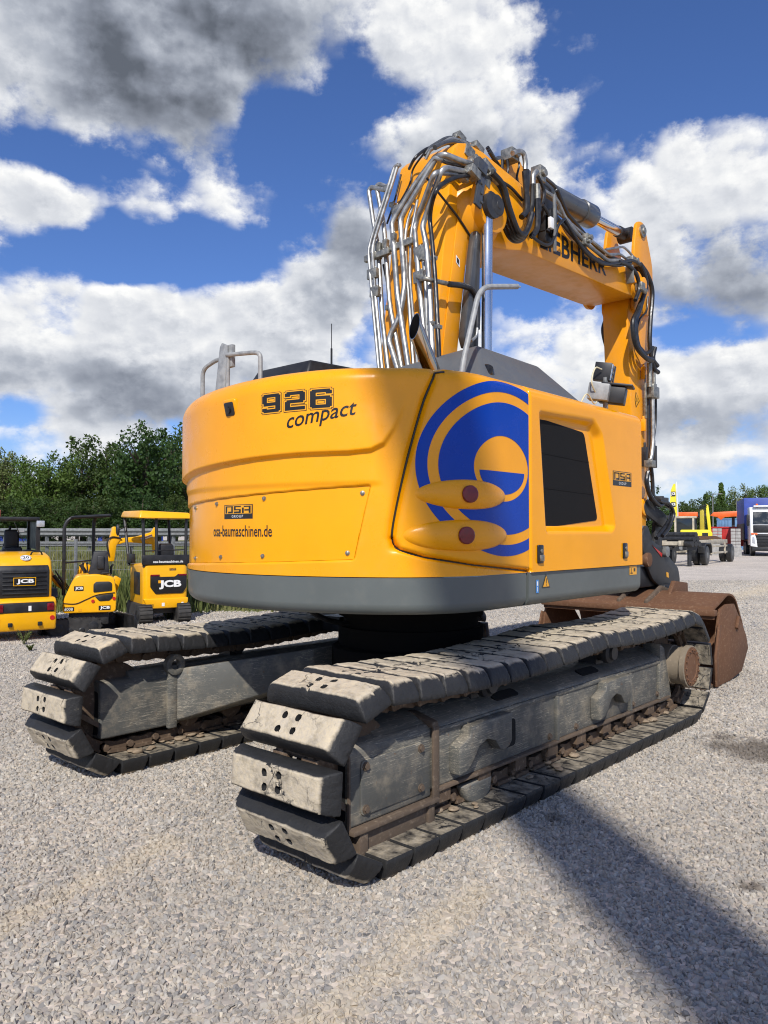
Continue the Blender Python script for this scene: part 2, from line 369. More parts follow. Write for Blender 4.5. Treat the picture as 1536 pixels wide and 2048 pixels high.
def ground_tone(t, c):                      # dark oily spots and pale sandy wheel tracks
    pos = t.new('ShaderNodeNewGeometry').outputs['Position']; w = t.noise(pos, 3.2, 5, .65); tot = None
    for p, r in STAINS:
        d = t.vmath('LENGTH', t.vmath('SUBTRACT', pos, tuple(p))); m = t.ramp(t.math('ADD', d, t.math('MULTIPLY', t.math('SUBTRACT', w, .5), r*3.0)), r*.2, r, 1, 0); tot = m if tot is None else t.math('MAXIMUM', tot, m)
    c = t.mix(t.math('MULTIPLY', tot, .68), c, (.06, .046, .036)); tot = None
    for a, b, r in RUTS:
        e = b-a; v = t.vmath('SUBTRACT', pos, tuple(a)); k = t.math('MULTIPLY', t.vmath('DOT_PRODUCT', v, tuple(e)), 1/e.length_squared, clamp=True)
        n = t.new('ShaderNodeVectorMath', operation='SCALE'); n.inputs[0].default_value = tuple(e); t.put(n.inputs['Scale'], k)
        d = t.vmath('LENGTH', t.vmath('SUBTRACT', v, n.outputs[0])); m = t.ramp(t.math('ADD', d, t.math('MULTIPLY', t.math('SUBTRACT', w, .5), r*2.4)), r*.2, r*1.2, 1, 0); tot = m if tot is None else t.math('MAXIMUM', tot, m)
    c = t.mix(t.math('MULTIPLY', tot, .42), c, (.50, .42, .30))
    k = t.ramp(t.noise(pos, .5, 4, .6), .3, .7, .9, 1.08); return t.mix(1.0, c, t.comb(k, t.math('MULTIPLY', k, .99), t.math('MULTIPLY', k, .97)), 'MULTIPLY')
def f_stone(t, b):
    inf = t.new('ShaderNodeObjectInfo').outputs['Random']; co = obj_co(t); n = t.noise(co, 60, 4, .6)
    r = t.new('ShaderNodeValToRGB'); t.put(r.inputs[0], inf); e = r.color_ramp; e.interpolation = 'LINEAR'
    e.elements[0].position = 0; e.elements[0].color = (.20, .20, .205, 1); e.elements[1].position = 1; e.elements[1].color = (.60, .56, .49, 1)
    for p, c in ((.15, (.38, .365, .34)), (.32, (.47, .43, .37)), (.5, (.30, .30, .30)), (.65, (.46, .41, .35)), (.82, (.36, .345, .32)), (.94, (.45, .435, .41))):
        k = e.elements.new(p); k.color = (*c, 1)
    kk = t.ramp(n, .3, .7, .74, 1.1)
    S(t, b, ground_tone(t, t.mix(1.0, r.outputs[0], t.comb(t.math('MULTIPLY', kk, 1.03), kk, t.math('MULTIPLY', kk, .955)), 'MULTIPLY')), .85, 0, .25, n, .3, .004)
M['stone'] = mat('crushed_stone', f_stone)
def f_ground(t, b):
    g = t.new('ShaderNodeNewGeometry').outputs['Position']
    c1 = t.voro(g, 36, 'F1', 'Color'); d1 = t.voro(g, 36, 'F1', 'Distance'); cs = t.sep(c1)[0]
    r = t.new('ShaderNodeValToRGB'); t.put(r.inputs[0], cs); e = r.color_ramp
    e.elements[0].color = (.34, .31, .28, 1); e.elements[1].color = (.66, .58, .49, 1); k = e.elements.new(.5); k.color = (.51, .455, .395, 1)
    S(t, b, ground_tone(t, r.outputs[0]), .9, 0, .2, t.math('SUBTRACT', 1.0, d1), .3, .015)
M['ground'] = mat('gravel_ground', f_ground)
def f_leaf(t, b, a=(.030, .072, .012), c=(.115, .19, .032)):
    inf = t.new('ShaderNodeObjectInfo').outputs['Random']; g = t.new('ShaderNodeNewGeometry'); ri = g.outputs['Random Per Island']
    n = t.noise(g.outputs['Position'], .5, 3); k = t.math('ADD', t.math('MULTIPLY', ri, .6), t.math('MULTIPLY', n, .5), clamp=True)
    cc = t.mix(k, a, c); cc = t.mix(t.math('MULTIPLY', inf, .45), cc, (.085, .10, .018))
    S(t, b, cc, .55, 0, .3)
    tr = t.new('ShaderNodeBsdfTranslucent'); t.put(tr.inputs[0], t.mix(.5, cc, (.12, .18, .02)))
    ms = t.new('ShaderNodeMixShader'); ms.inputs[0].default_value = .25
    t.l.new(b.outputs[0], ms.inputs[1]); t.l.new(tr.outputs[0], ms.inputs[2]); t.l.new(ms.outputs[0], t.n['Material Output'].inputs[0])
M['leaf'] = mat('leaf_green', f_leaf)
M['leaf_dark'] = mat('leaf_dark', lambda t, b: f_leaf(t, b, (.012, .036, .010), (.05, .10, .02)))
M['leaf_pale'] = mat('leaf_pale', lambda t, b: f_leaf(t, b, (.07, .10, .026), (.18, .21, .07)))
M['grass'] = mat('dry_grass', lambda t, b: f_leaf(t, b, (.14, .15, .05), (.32, .29, .12)))
M['bark'] = mat('bark', plain((.07, .052, .038), .9, 0, .3, 12, None, .5))
def f_turf(t, b):
    g = t.new('ShaderNodeNewGeometry').outputs['Position']; n = t.noise(g, 1.2, 8, .7)
    S(t, b, t.mix(t.ramp(n, .3, .7), (.075, .10, .025), (.20, .20, .085)), .95, 0, .1, t.noise(g, 14, 4), .8, .05)
M['turf'] = mat('dry_turf', f_turf)
M['asphalt'] = mat('asphalt', plain((.16, .155, .15), .9, 0, .2, 2))
M['tarp'] = mat('blue_tarpaulin', plain((.03, .06, .30), .5, 0, .2, 1.2))
M['bluecont'] = mat('blue_container_paint', plain((.10, .20, .34), .55, 0, .25, 1.2))
M['concrete'] = mat('grey_block', plain((.33, .32, .30), .85, 0, .2, 4))
M['beige'] = mat('beige_paint', plain((.42, .37, .28), .6, 0, .25, 3))
def f_clear(t, b):
    S(t, b, (.75, .8, .8), .03, 0, .5); b.inputs['Transmission Weight'].default_value = 1.0; b.inputs['IOR'].default_value = 1.02
M['clear'] = mat('clear_pane', f_clear)
M['trackrubber'] = mat('dusty_track_rubber', plain((.035, .033, .031), .7, 0, .4, 10))
M['seat'] = mat('seat_vinyl', plain((.018, .018, .02), .5, 0, .3, 12))
M['signalred'] = mat('red_print', plain((.5, .02, .015), .3, 0, .1))
M['whitepaint'] = mat('white_cab_paint', plain((.72, .73, .73), .28, 0, .06, 2, .3))
M['blueprint'] = mat('light_blue_print', plain((.05, .22, .55), .4, 0, .1))

# ------------------------------------------------------------------ the yard
def ground():
    m = MB(); k = 700; m.add([(-k, -k, 0), (k, -k, 0), (k, k, 0), (-k, k, 0)], [(0, 1, 2, 3)])
    tag(m.build('gravel_yard', M['ground'], smooth=0), kind='structure')
ground()
def gravel():
    # loose crushed stone: stone shapes are made inside the node tree and scattered, finer spacing near the machine
    def sector(v0, v1, half, name, dens, seed, base, jit):
        n = 10; vs = []; fs = []
        for j in range(n+1):
            v = v0+(v1-v0)*j/n
            for i in range(n+1): vs.append(yard((i/n*2-1)*half*(v+.9), v, 0.0))
        for j in range(n):
            for i in range(n): a = j*(n+1)+i; fs.append((a, a+1, a+n+2, a+n+1))
        me = bpy.data.meshes.new(name); me.from_pydata([tuple(p) for p in vs], [], fs); me.materials.append(M['stone'])
        o = link(bpy.data.objects.new(name, me)); tag(o, 'loose grey and pinkish crushed stone covering the yard floor', 'gravel', kind='stuff')
        g = bpy.data.node_groups.new(name, 'GeometryNodeTree')
        g.interface.new_socket('Geometry', in_out='INPUT', socket_type='NodeSocketGeometry'); g.interface.new_socket('Geometry', in_out='OUTPUT', socket_type='NodeSocketGeometry')
        N = g.nodes; Lk = g.links.new
        gi = N.new('NodeGroupInput'); go = N.new('NodeGroupOutput')
        dp = N.new('GeometryNodeDistributePointsOnFaces'); dp.inputs['Density'].default_value = dens; dp.inputs['Seed'].default_value = seed
        Lk(gi.outputs[0], dp.inputs['Mesh'])
        join = N.new('GeometryNodeJoinGeometry')
        for q in range(6):
            ic = N.new('GeometryNodeMeshIcoSphere'); ic.inputs['Radius'].default_value = 1.0; ic.inputs['Subdivisions'].default_value = 1
            nz = N.new('ShaderNodeTexNoise'); nz.noise_dimensions = '4D'; nz.inputs['W'].default_value = q*3.7+seed; nz.inputs['Scale'].default_value = .75; nz.inputs['Detail'].default_value = 1.0
            sb = N.new('ShaderNodeVectorMath'); sb.operation = 'SUBTRACT'; Lk(nz.outputs['Color'], sb.inputs[0]); sb.inputs[1].default_value = (.5, .5, .5)
            sl = N.new('ShaderNodeVectorMath'); sl.operation = 'SCALE'; Lk(sb.outputs[0], sl.inputs[0]); sl.inputs['Scale'].default_value = 2.7
            sp = N.new('GeometryNodeSetPosition'); Lk(ic.outputs['Mesh'], sp.inputs['Geometry']); Lk(sl.outputs[0], sp.inputs['Offset'])
            sh = N.new('GeometryNodeSetShadeSmooth'); Lk(sp.outputs[0], sh.inputs[0]); sh.inputs['Shade Smooth'].default_value = False
            sm = N.new('GeometryNodeSetMaterial'); sm.inputs['Material'].default_value = M['stone']; Lk(sh.outputs[0], sm.inputs[0])
            ti = N.new('GeometryNodeGeometryToInstance'); Lk(sm.outputs[0], ti.inputs[0]); Lk(ti.outputs[0], join.inputs[0])
        ip = N.new('GeometryNodeInstanceOnPoints'); Lk(dp.outputs['Points'], ip.inputs['Points']); Lk(join.outputs[0], ip.inputs['Instance'])
        ip.inputs['Pick Instance'].default_value = True
        rv = N.new('FunctionNodeRandomValue'); rv.data_type = 'FLOAT_VECTOR'; rv.inputs[0].default_value = (0, 0, 0); rv.inputs[1].default_value = (6.28, 6.28, 6.28); rv.inputs['Seed'].default_value = seed+5
        Lk(rv.outputs[0], ip.inputs['Rotation'])
        rs = N.new('FunctionNodeRandomValue'); rs.data_type = 'FLOAT_VECTOR'; rs.inputs[0].default_value = (base*(1-jit),)*2+(base*(1-jit)*.9,); rs.inputs[1].default_value = (base*(1+jit),)*2+(base*(1+jit)*.9,); rs.inputs['Seed'].default_value = seed+9
        Lk(rs.outputs[0], ip.inputs['Scale'])
        Lk(ip.outputs[0], go.inputs[0])
        md = o.modifiers.new('scatter', 'NODES'); md.node_group = g
    sector(1.2, 6.0, .72, 'gravel', 3700, 3, .0116, .6)
    sector(6.0, 13.0, .66, 'gravel', 1900, 11, .0135, .5)
    sector(13.0, 26.0, .62, 'gravel', 520, 17, .021, .4)
gravel()

# ------------------------------------------------------------------ crawler excavator: upper carriage
EXC = empty('crawler_excavator', (0, 0, 0), 0, 'large yellow and grey crawler excavator with rubber padded tracks, filling the middle of the yard', 'excavator')
BW = 1.275; RR = 1.68; RF = .75; CYR = -BW+RF; CXR = -math.sqrt((RR-RF)**2-CYR**2); A1 = math.atan2(CYR, CXR) % (2*PI)
RL = .5; CYL = BW-RL; CXL = -math.sqrt((RR-RL)**2-CYL**2); A2 = math.atan2(CYL, CXL)
S1 = -RF*(1.5*PI-A1); S2 = S1-RR*(A1-A2); S3 = S2-RL*(A2-PI/2)
def plan(s):                               # outline of the upper carriage: s runs from the left side round the tail to the right side
    s = np.asarray(s, float); x = np.empty_like(s); y = np.empty_like(s); nx = np.empty_like(s); ny = np.empty_like(s)
    k = s >= 0; x[k] = CXR+s[k]; y[k] = -BW; nx[k] = 0; ny[k] = -1
    for lo, hi, cx, cy, r, a0, s0 in ((S1, 0, CXR, CYR, RF, 1.5*PI, 0), (S2, S1, 0, 0, RR, A1, S1), (S3, S2, CXL, CYL, RL, A2, S2)):
        k = (s >= lo) & (s < hi); a = a0+(s[k]-s0)/r; nx[k] = np.cos(a); ny[k] = np.sin(a); x[k] = cx+r*nx[k]; y[k] = cy+r*ny[k]
    k = s < S3; x[k] = CXL+(S3-s[k]); y[k] = BW; nx[k] = 0; ny[k] = 1
    return x, y, nx, ny
def sstep(x, a, b): t = np.clip((x-a)/(b-a), 0, 1); return t*t*(3-2*t)
def dline(s, z, pl):
    d = np.full(np.shape(s), 9.0)
    for (a, b), (c, e) in zip(pl, pl[1:]):
        ux, uy = c-a, e-b; t = np.clip(((s-a)*ux+(z-b)*uy)/(ux*ux+uy*uy), 0, 1); d = np.minimum(d, np.hypot(s-a-t*ux, z-b-t*uy))
    return d
def inside(s, z, pg):
    r = np.zeros(np.shape(s), bool)
    for (a, b), (c, e) in zip(pg, pg[1:]+pg[:1]):
        if b == e: continue
        r ^= ((b > z) != (e > z)) & (s < (c-a)*(z-b)/(e-b)+a)
    return r
def sdist(s, z, pg): d = dline(s, z, pg+pg[:1]); return np.where(inside(s, z, pg), -d, d)
def rpoly(pg, r, n=4):
    P = [Vector((*p, 0)) for p in pg]; out = []
    for i in range(len(P)):
        a, b, c = P[i-1], P[i], P[(i+1) % len(P)]; u = a-b; v = c-b; k = min(r, .45*u.length, .45*v.length)
        p0 = b+u.normalized()*k; p1 = b+v.normalized()*k
        for j in range(n+1): t = j/n; q = p0*(1-t)**2+b*2*t*(1-t)+p1*t*t; out.append((q.x, q.y))
    return out
RIDGE = [(-3.7, 1.93), (-2.9, 1.955), (-2.55, 1.967), (-2.22, 2.0), (-1.85, 2.021), (-1.518, 2.038), (-1.224, 2.048), (-.91, 2.049), (-.78, 2.06), (-.708, 2.096), (-.652, 2.181), (-.61, 2.28), (-.575, 2.37), (-.53, 2.5)]
RIDGE_PG = RIDGE+[(-.5, 2.9), (-3.9, 2.9), (-3.9, 1.93)]
GRV = [(-.36, 2.62), (-.392, 2.548), (-.482, 2.353), (-.568, 2.068), (-.624, 1.842), (-.662, 1.66), (-.672, 1.57), (-.66, 1.53), (-.624, 1.503), (-.482, 1.463), (-.156, 1.415), (.418, 1.36)]
COVER = GRV+[(.418, 2.62)]
PANEL = rpoly([(-3.0, 1.775), (-2.408, 1.80), (-1.6, 1.833), (-.786, 1.873), (-.808, 1.787), (-.885, 1.445), (-1.398, 1.425), (-3.0, 1.37)], .02)
GR_OUT = rpoly([(.519, 2.402), (1.30, 2.425), (1.425, 2.33), (1.63, 1.64), (1.56, 1.594), (.60, 1.592)], .04)
GR_IN = rpoly([(.521, 2.363), (1.234, 2.321), (1.435, 1.695), (.552, 1.625)], .04)
PODS = [(-.21, 1.822, .338, .088, .040), (-.235, 1.587, .38, .092, .042)]
def pod(s, z):
    d = np.zeros(np.shape(s))
    for a, b, ra, rb, h in PODS: r2 = ((s-a)/ra)**2+((z-b)/rb)**2; d = np.maximum(d, h*np.sqrt(np.clip(1-r2, 0, 1)))
    return d
def disp(s, z):
    s = np.asarray(s, float); z = np.asarray(z, float)
    amp = .032*(1-sstep(s, -1.1, -.58)*sstep(z, 2.08, 2.42))
    d = amp*(1-sstep(sdist(s, z, RIDGE_PG), -.020, .006))
    d -= .012*(1-sstep(np.abs(z-2.18), .1, .2))*0
    d -= .02*(1-sstep(sdist(s, z, PANEL), -.008, .002))
    d += .010*sstep(z, 1.86, 1.90)*(1-sstep(s, -.78, -.70))*(s < -.6)
    g = dline(s, z, GRV[:8]); d -= .032*np.exp(-(g/.026)**2)
    g2 = dline(s, z, GRV[6:]); d -= .03*np.exp(-(g2/.009)**2)
    cov = sdist(s, z, COVER); d += .012*(1-sstep(cov, -.03, .0))*(s < .418)+.012*(s >= .418)
    d -= .014*np.exp(-((s-.418)/.004)**2)*(z > 1.36)
    d -= .055*(1-sstep(sdist(s, z, GR_OUT), -.065, .0))
    d -= .012*sstep(z, 1.37, 1.352)*0
    return d
ZTOP = 2.548; ZT = 2.40
def rim(s): return .085+.065*sstep(-np.asarray(s, float), .9, 2.1)
def surf(s, z, off=0.0):
    s = np.atleast_1d(np.asarray(s, float)); z = np.atleast_1d(np.asarray(z, float))
    x, y, nx, ny = plan(s); d = disp(s, z)+off
    zz = np.minimum(z, ZTOP); rr = rim(s); k = np.clip((zz-(ZTOP-rr))/rr, 0, 1); inset = rr*(1-np.sqrt(np.clip(1-k*k, 0, 1)))
    d = d-inset; return np.stack([x+nx*d, y+ny*d, zz], -1)
def body_shell():
    sc = np.concatenate([np.arange(S3-2.15, S3-.05, .06), np.arange(S3, -2.62, .02), np.arange(-2.6, 2.098, .0075), [2.098]])
    zr = np.concatenate([np.arange(1.352, ZT, .0075), ZT+(ZTOP-ZT)*np.sin(np.linspace(0, PI/2, 16))])
    Sg, Zg = np.meshgrid(sc, zr); P = surf(Sg.ravel(), Zg.ravel())
    x, y, nx, ny = plan(sc); zr = list(zr)
    for ins, zz in ((.25, ZTOP+.012), (.5, ZTOP+.018)):       # the top deck inside the rounded rim
        P = np.concatenate([P, np.stack([x-nx*ins, y-ny*ins, np.full_like(x, zz)], -1)]); zr.append(zz+.5)
    # front return of the right side
    nc = len(sc); nr = len(zr); idx = np.arange(nc*nr).reshape(nr, nc)
    F = np.stack([idx[:-1, :-1], idx[:-1, 1:], idx[1:, 1:], idx[1:, :-1]], -1).reshape(-1, 4)
    cs = (Sg if False else np.broadcast_to(sc, (nr, nc)))[:-1, :-1].ravel()+.003; cz = np.broadcast_to(np.array(zr)[:, None], (nr, nc))[:-1, :-1].ravel()+.003
    incov = inside(cs, np.minimum(cz, 2.6), COVER); part = np.where(cs > .418, 2, np.where(incov, 1, 0))
    out = []
    for k, (nm, m) in enumerate((('counterweight', M['yellow_cast']), ('side_cover', M['yellow']), ('side_door', M['yellow']))):
        f = F[part == k]; u, inv = np.unique(f, return_inverse=True); inv = inv.reshape(f.shape)
        me = bpy.data.meshes.new(nm); me.from_pydata(P[u].tolist(), [], inv.tolist()); out.append(finish(me, nm, m, EXC, 180))
    m = MB(); m.box(1.315, 1.327, -BW+.005, -.45, 1.36, 2.50); m.build('front_bulkhead', M['yellow'], EXC)
    return out
CW, COVERO, DOOR = body_shell()
def dec(name, geo, m, parent, off=.0016):
    vs, fs = geo; P = surf([p[0] for p in vs], [p[1] for p in vs], off); me = bpy.data.meshes.new(name); me.from_pydata(P.tolist(), [], fs)
    return finish(me, name, m, parent, 0)
# grey skirt
def skirt(name, s0, s1, parent):
    sc = np.arange(s0, s1+.001, .03); prof = [(1.347, .004), (1.20, .006)]+[(1.20-.065*math.sin(a), .006+.065*(1-math.cos(a))) for a in np.linspace(.1, PI/2, 7)]+[(1.133, .35)]
    x, y, nx, ny = plan(sc); P = []; 
    for z, i in [(1.349, .08)]+prof: P += np.stack([x-nx*i, y-ny*i, np.full_like(x, z)], -1).tolist()
    n = len(sc); m = len(prof)+1; F = [(j*n+i, (j+1)*n+i, (j+1)*n+i+1, j*n+i+1) for j in range(m-1) for i in range(n-1)]
    F += [tuple(j*n for j in range(m)), tuple(j*n+n-1 for j in range(m))[::-1]]
    me = bpy.data.meshes.new(name); me.from_pydata(P, [], F); return finish(me, name, M['skirt'], parent, 40)
skirt('tail_skirt', S3-1.8, .410, EXC); skirt('side_skirt', .416, 2.10, EXC)
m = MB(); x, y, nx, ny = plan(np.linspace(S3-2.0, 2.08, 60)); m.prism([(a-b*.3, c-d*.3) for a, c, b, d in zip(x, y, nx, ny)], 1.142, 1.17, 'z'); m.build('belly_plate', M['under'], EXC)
# removable rear panel with bolts
def rear_panel():
    s = np.linspace(-2.98, -.79, 120); zt = np.interp(s, [-3, -2.408, -1.6, -.786], [1.775, 1.80, 1.833, 1.873])-.007; zb = np.interp(s, [-3, -1.398, -.885], [1.37, 1.425, 1.445])+.007
    P = []; nt = 8
    for j in range(nt+1):
        z = zb+(zt-zb)*j/nt; lim = -.885+(z-1.445)*(.099/.428)-.008; ss = np.minimum(s, lim)
        x, y, nx, ny = plan(ss); P.append(np.stack([x-nx*.012, y-ny*.012, z], -1))
    P = np.concatenate(P); n = len(s); F = [(j*n+i, j*n+i+1, (j+1)*n+i+1, (j+1)*n+i) for j in range(nt) for i in range(n-1)]
    me = bpy.data.meshes.new('rear_panel'); me.from_pydata(P.tolist(), [], F); pn = finish(me, 'rear_panel', M['yellow'], CW, 180)
    bolt = None
    for (bs, bz) in ((-1.964, 1.786), (-1.492, 1.807), (-.84, 1.827), (-1.91, 1.449), (-1.502, 1.463), (-.928, 1.487), (-2.35, 1.77), (-2.35, 1.43)):
        x, y, nx, ny = [float(q[0]) for q in plan([bs])]
        if bolt is None:
            b = MB(); b.lathe((0, 0, 0), (0, 0, 1), [(-.004, .014), (.002, .014), (.003, .010), (.010, .010), (.012, .006)], 10); bolt = b.build('bolt', M['zinc'], CW); o = bolt
        else: o = bolt.copy(); link(o, CW)
        o.location = (x-nx*.0105, y-ny*.0105, bz); o.rotation_euler = Vector((nx, ny, 0)).to_track_quat('Z', 'Y').to_euler()
rear_panel()
# recessed camera in the tail
m = MB(); p = surf([-1.735], [2.365], -.012)[0]; x, y, nx, ny = [float(q[0]) for q in plan([-1.735])]; q = Vector((nx, ny, -.25)).to_track_quat('Z', 'Y').to_matrix()
m.cbox(Vector(p), (.085, .085, .06), q); c = m.build('camera_recess', M['black'], CW, .01)
m = MB(); m.lathe(Vector(p)+q @ Vector((0, -.005, .028)), q @ Vector((0, 0, 1)), [(0, .022), (.012, .022), (.013, .015)], 14); m.build('camera_lens', M['blackgloss'], CW)
m = MB(); m.cbox(Vector(p)-q @ Vector((0, 0, .006)), (.125, .125, .05), q); m.build('camera_bezel', M['yellow'], CW, .018, 3)
# big ring emblem on the side cover
def ell(c, a, b, t): return (c[0]+a*math.cos(t), c[1]+b*math.sin(t))
SCUT = .405
def fill_region(test, s0, s1, z0, z1, ds=.0045):
    ns = int((s1-s0)/ds); nz = int((z1-z0)/ds); vs = {}; V = []; F = []
    s = s0+(np.arange(ns)+.5)*ds; z = z0+(np.arange(nz)+.5)*ds; A, B = np.meshgrid(s, z); ok = test(A, B)
    def vid(i, j):
        if (i, j) not in vs: vs[(i, j)] = len(V); V.append((s0+i*ds, z0+j*ds))
        return vs[(i, j)]
    for j, i in zip(*np.nonzero(ok)): F.append((vid(i, j), vid(i+1, j), vid(i+1, j+1), vid(i, j+1)))
    return V, F
def emblem():
    c = (.14, 1.99)
    def el(A, B, c, a, b): return ((A-c[0])/a)**2+((B-c[1])/b)**2
    def podfree(A, B): return np.min([((A-p[0])/(p[2]-.03))**2+((B-p[1])/(p[3]-.015))**2 for p in PODS], axis=0) > 1
    ds = .0035
    # polar strips give clean curved edges; pieces under the lamp pods are left out
    def strip(name, c, a0, b0, a1, b1, t0, t1, n=240, k=14, extra=None):
        V = []; F = []; T = np.linspace(t0, t1, n+1)
        for t in T:
            for j in range(k+1):
                q = j/k; a = a0+(a1-a0)*q; b = b0+(b1-b0)*q; V.append((min(c[0]+a*math.cos(t), SCUT), c[1]+b*math.sin(t)))
        for i in range(n):
            for j in range(k):
                f = (i*(k+1)+j, i*(k+1)+j+1, (i+1)*(k+1)+j+1, (i+1)*(k+1)+j)
                w = [V[q] for q in f]
                if max(p[0] for p in w)-min(p[0] for p in w) < 1e-6: continue
                cx = sum(p[0] for p in w)/4; cz = sum(p[1] for p in w)/4
                if not podfree(np.array(cx), np.array(cz)): continue
                if extra and not extra(cx, cz): continue
                F.append(f)
        dec(name, (V, F), M['blue'], COVERO)
    strip('emblem_ring', c, .68, .53, .612, .462, .35, 2*PI-.35)
    ball = (.104, 1.988)
    # inner disc, cut out round the ball: rays from the ball rim to the disc rim
    V = []; F = []; n = 300; k = 50
    for i in range(n+1):
        t = 2*PI*i/n; p0 = (ball[0]+.278*math.cos(t), ball[1]+.198*math.sin(t)); dx, dz = .278*math.cos(t), .198*math.sin(t); lo, hi = 0., 6.
        for _ in range(30):
            md = (lo+hi)/2; ok = ((p0[0]+dx*md-c[0])/.548)**2+((p0[1]+dz*md-c[1])/.40)**2 < 1
            lo, hi = (md, hi) if ok else (lo, md)
        for j in range(k+1): V.append((min(p0[0]+dx*lo*j/k, SCUT), p0[1]+dz*lo*j/k))
    for i in range(n):
        for j in range(k):
            f = (i*(k+1)+j, i*(k+1)+j+1, (i+1)*(k+1)+j+1, (i+1)*(k+1)+j); w = [V[q] for q in f]
            if max(p[0] for p in w)-min(p[0] for p in w) < 1e-6: continue
            if not podfree(np.array(sum(p[0] for p in w)/4), np.array(sum(p[1] for p in w)/4)): continue
            F.append(f)
    dec('emblem_disc', (V, F), M['blue'], COVERO)
    V = []; F = []; n = 48; k = 10
    for i in range(n+1):
        t = PI+PI*i/n
        for j in range(k+1): q = j/k; V.append((ball[0]+.234*math.cos(t), ball[1]-.018+(.138*math.sin(t))*q))
    for i in range(n):
        for j in range(k):
            f = (i*(k+1)+j, i*(k+1)+j+1, (i+1)*(k+1)+j+1, (i+1)*(k+1)+j); w = [V[q] for q in f]
            if not podfree(np.array(sum(p[0] for p in w)/4), np.array(sum(p[1] for p in w)/4)): continue
            F.append(f)
    dec('emblem_half_disc', (V, F), M['blue'], COVERO)
emblem()
for (pa, pb, ra, rb, h) in PODS:           # smooth lamp pods standing on the cover
    V = []; F = []; n = 64; k = 14
    for j in range(k+1):
        q = 1-j/k
        for i in range(n):
            t = 2*PI*i/n; V.append((pa+ra*q*math.cos(t), pb+rb*q*math.sin(t), h*(1-q**2.2)**.8))
    for j in range(k):
        for i in range(n): F.append((j*n+i, j*n+(i+1) % n, (j+1)*n+(i+1) % n, (j+1)*n+i))
    P = surf([p[0] for p in V], [p[1] for p in V]); _, _, nx, ny = plan([p[0] for p in V]); hh = np.array([p[2] for p in V])+.0022; hh[:n] = -.004; P[:, 0] += nx*hh; P[:, 1] += ny*hh
    me = bpy.data.meshes.new('lamp_pod'); me.from_pydata(P.tolist(), [], F); PD = finish(me, 'lamp_pod', M['yellow_cast'], COVERO, 180)
    a = pa-.026; x, y, nx, ny = [float(q[0]) for q in plan([a])]; p = Vector(surf([a], [pb], h+.0)[0]); nn = Vector((nx*.85-.22, ny, .0)).normalized()
    m = MB(); m.lathe(p+nn*.010, nn, [(-.02, .050), (.006, .050), (.010, .046), (.011, .02)], 28); m.build('tail_reflector', M['redlens'], PD)
# grille behind the recessed opening
me_pts = GR_IN; P = surf([p[0] for p in me_pts], [p[1] for p in me_pts], 0); x0 = -BW+.0445-.012
m = MB(); n = len(me_pts); m.add([(CXR+p[0], -BW+.039, p[1]) for p in me_pts], [tuple(range(n))]); m.build('grille', M['mesh'], DOOR, smooth=0)
for zz in (2.13, 1.90):
    m = MB(); m.add([(CXR+.54, -BW+.0365, zz), (CXR+1.30+(2.13-zz)*.3, -BW+.0365, zz-.02), (CXR+1.30+(2.13-zz)*.3, -BW+.0365, zz-.012), (CXR+.54, -BW+.0365, zz+.006)], [(0, 1, 2, 3)]); m.build('grille_bar', M['mesh'], DOOR, smooth=0)
for a in (.522, 1.773):
    m = MB(); m.box(CXR+a-.034, CXR+a+.034, -BW-.026, -BW-.008, 1.405, 1.525); m.build('latch', M['blackgloss'], DOOR, .016, 3)
    m = MB(); m.lathe((CXR+a, -BW-.02, 1.485), (0, -1, 0), [(0, .014), (.012, .014), (.013, .010)], 12); m.box(CXR+a-.022, CXR+a+.022, -BW-.036, -BW-.02, 1.42, 1.46); m.build('latch_lock', M['zinc'], DOOR, .003)
# lettering
def put_text(name, txt, u0, u1, v0, v1, m, parent, off=.0018, tilt=0.0, **kw):
    base, _ = text2d(txt, **{**kw, 'offset': 0}); vs, fs = text2d(txt, **kw); vs = fit2d(vs, u0, u1, v0, v1, base)
    vs = [(p[0], p[1]+(p[0]-u0)*tilt) for p in vs]; dec(name, (vs, fs), m, parent, off)
def union(R):                              # outline of overlapping rectangles as separate cells
    xs = sorted({round(v, 5) for r in R for v in r[:2]}); ys = sorted({round(v, 5) for r in R for v in r[2:]}); C = []
    for x0, x1 in zip(xs, xs[1:]):
        for y0, y1 in zip(ys, ys[1:]):
            cx, cy = (x0+x1)/2, (y0+y1)/2
            if any(r[0] < cx < r[1] and r[2] < cy < r[3] for r in R): C.append((x0, x1, y0, y1))
    return rects(C)
DIG = {'9': [(.08, .92, .82, 1), (0, .27, .50, .93), (.73, 1, .07, .93), (.08, .92, .36, .54), (.08, .92, 0, .18), (0, .27, .07, .24)],
       '2': [(.08, .92, .82, 1), (0, .27, .74, .93), (.73, 1, .48, .93), (.08, .92, .38, .56), (0, .27, .0, .48), (0, 1, 0, .18)],
       '6': [(.08, .92, .82, 1), (.73, 1, .74, .93), (0, .27, .07, .93), (.08, .92, .46, .64), (.73, 1, .07, .56), (.08, .92, 0, .18)]}
for ex, o, mm in ((.0095, .0016, M['ink']), (.0065, .0022, M['yprint']), (.0, .0028, M['ink'])):
    R = []
    for i, ch in enumerate('926'): R += [(-1.462+i*.163+a*.132-ex, -1.462+i*.163+b*.132+ex, 2.308+c*.108-ex, 2.308+d*.108+ex) for a, b, c, d in DIG[ch]]
    for i in range(3):
        g = union(R[i*6:i*6+6]); dec('model_number', ([(u, v+(u+1.46)*.012) for u, v in g[0]], g[1]), mm, CW, o)
put_text('model_script', 'compact', -1.285, -.865, 2.178, 2.275, M['ink'], CW, .002, .15, shear=.2, offset=.008)
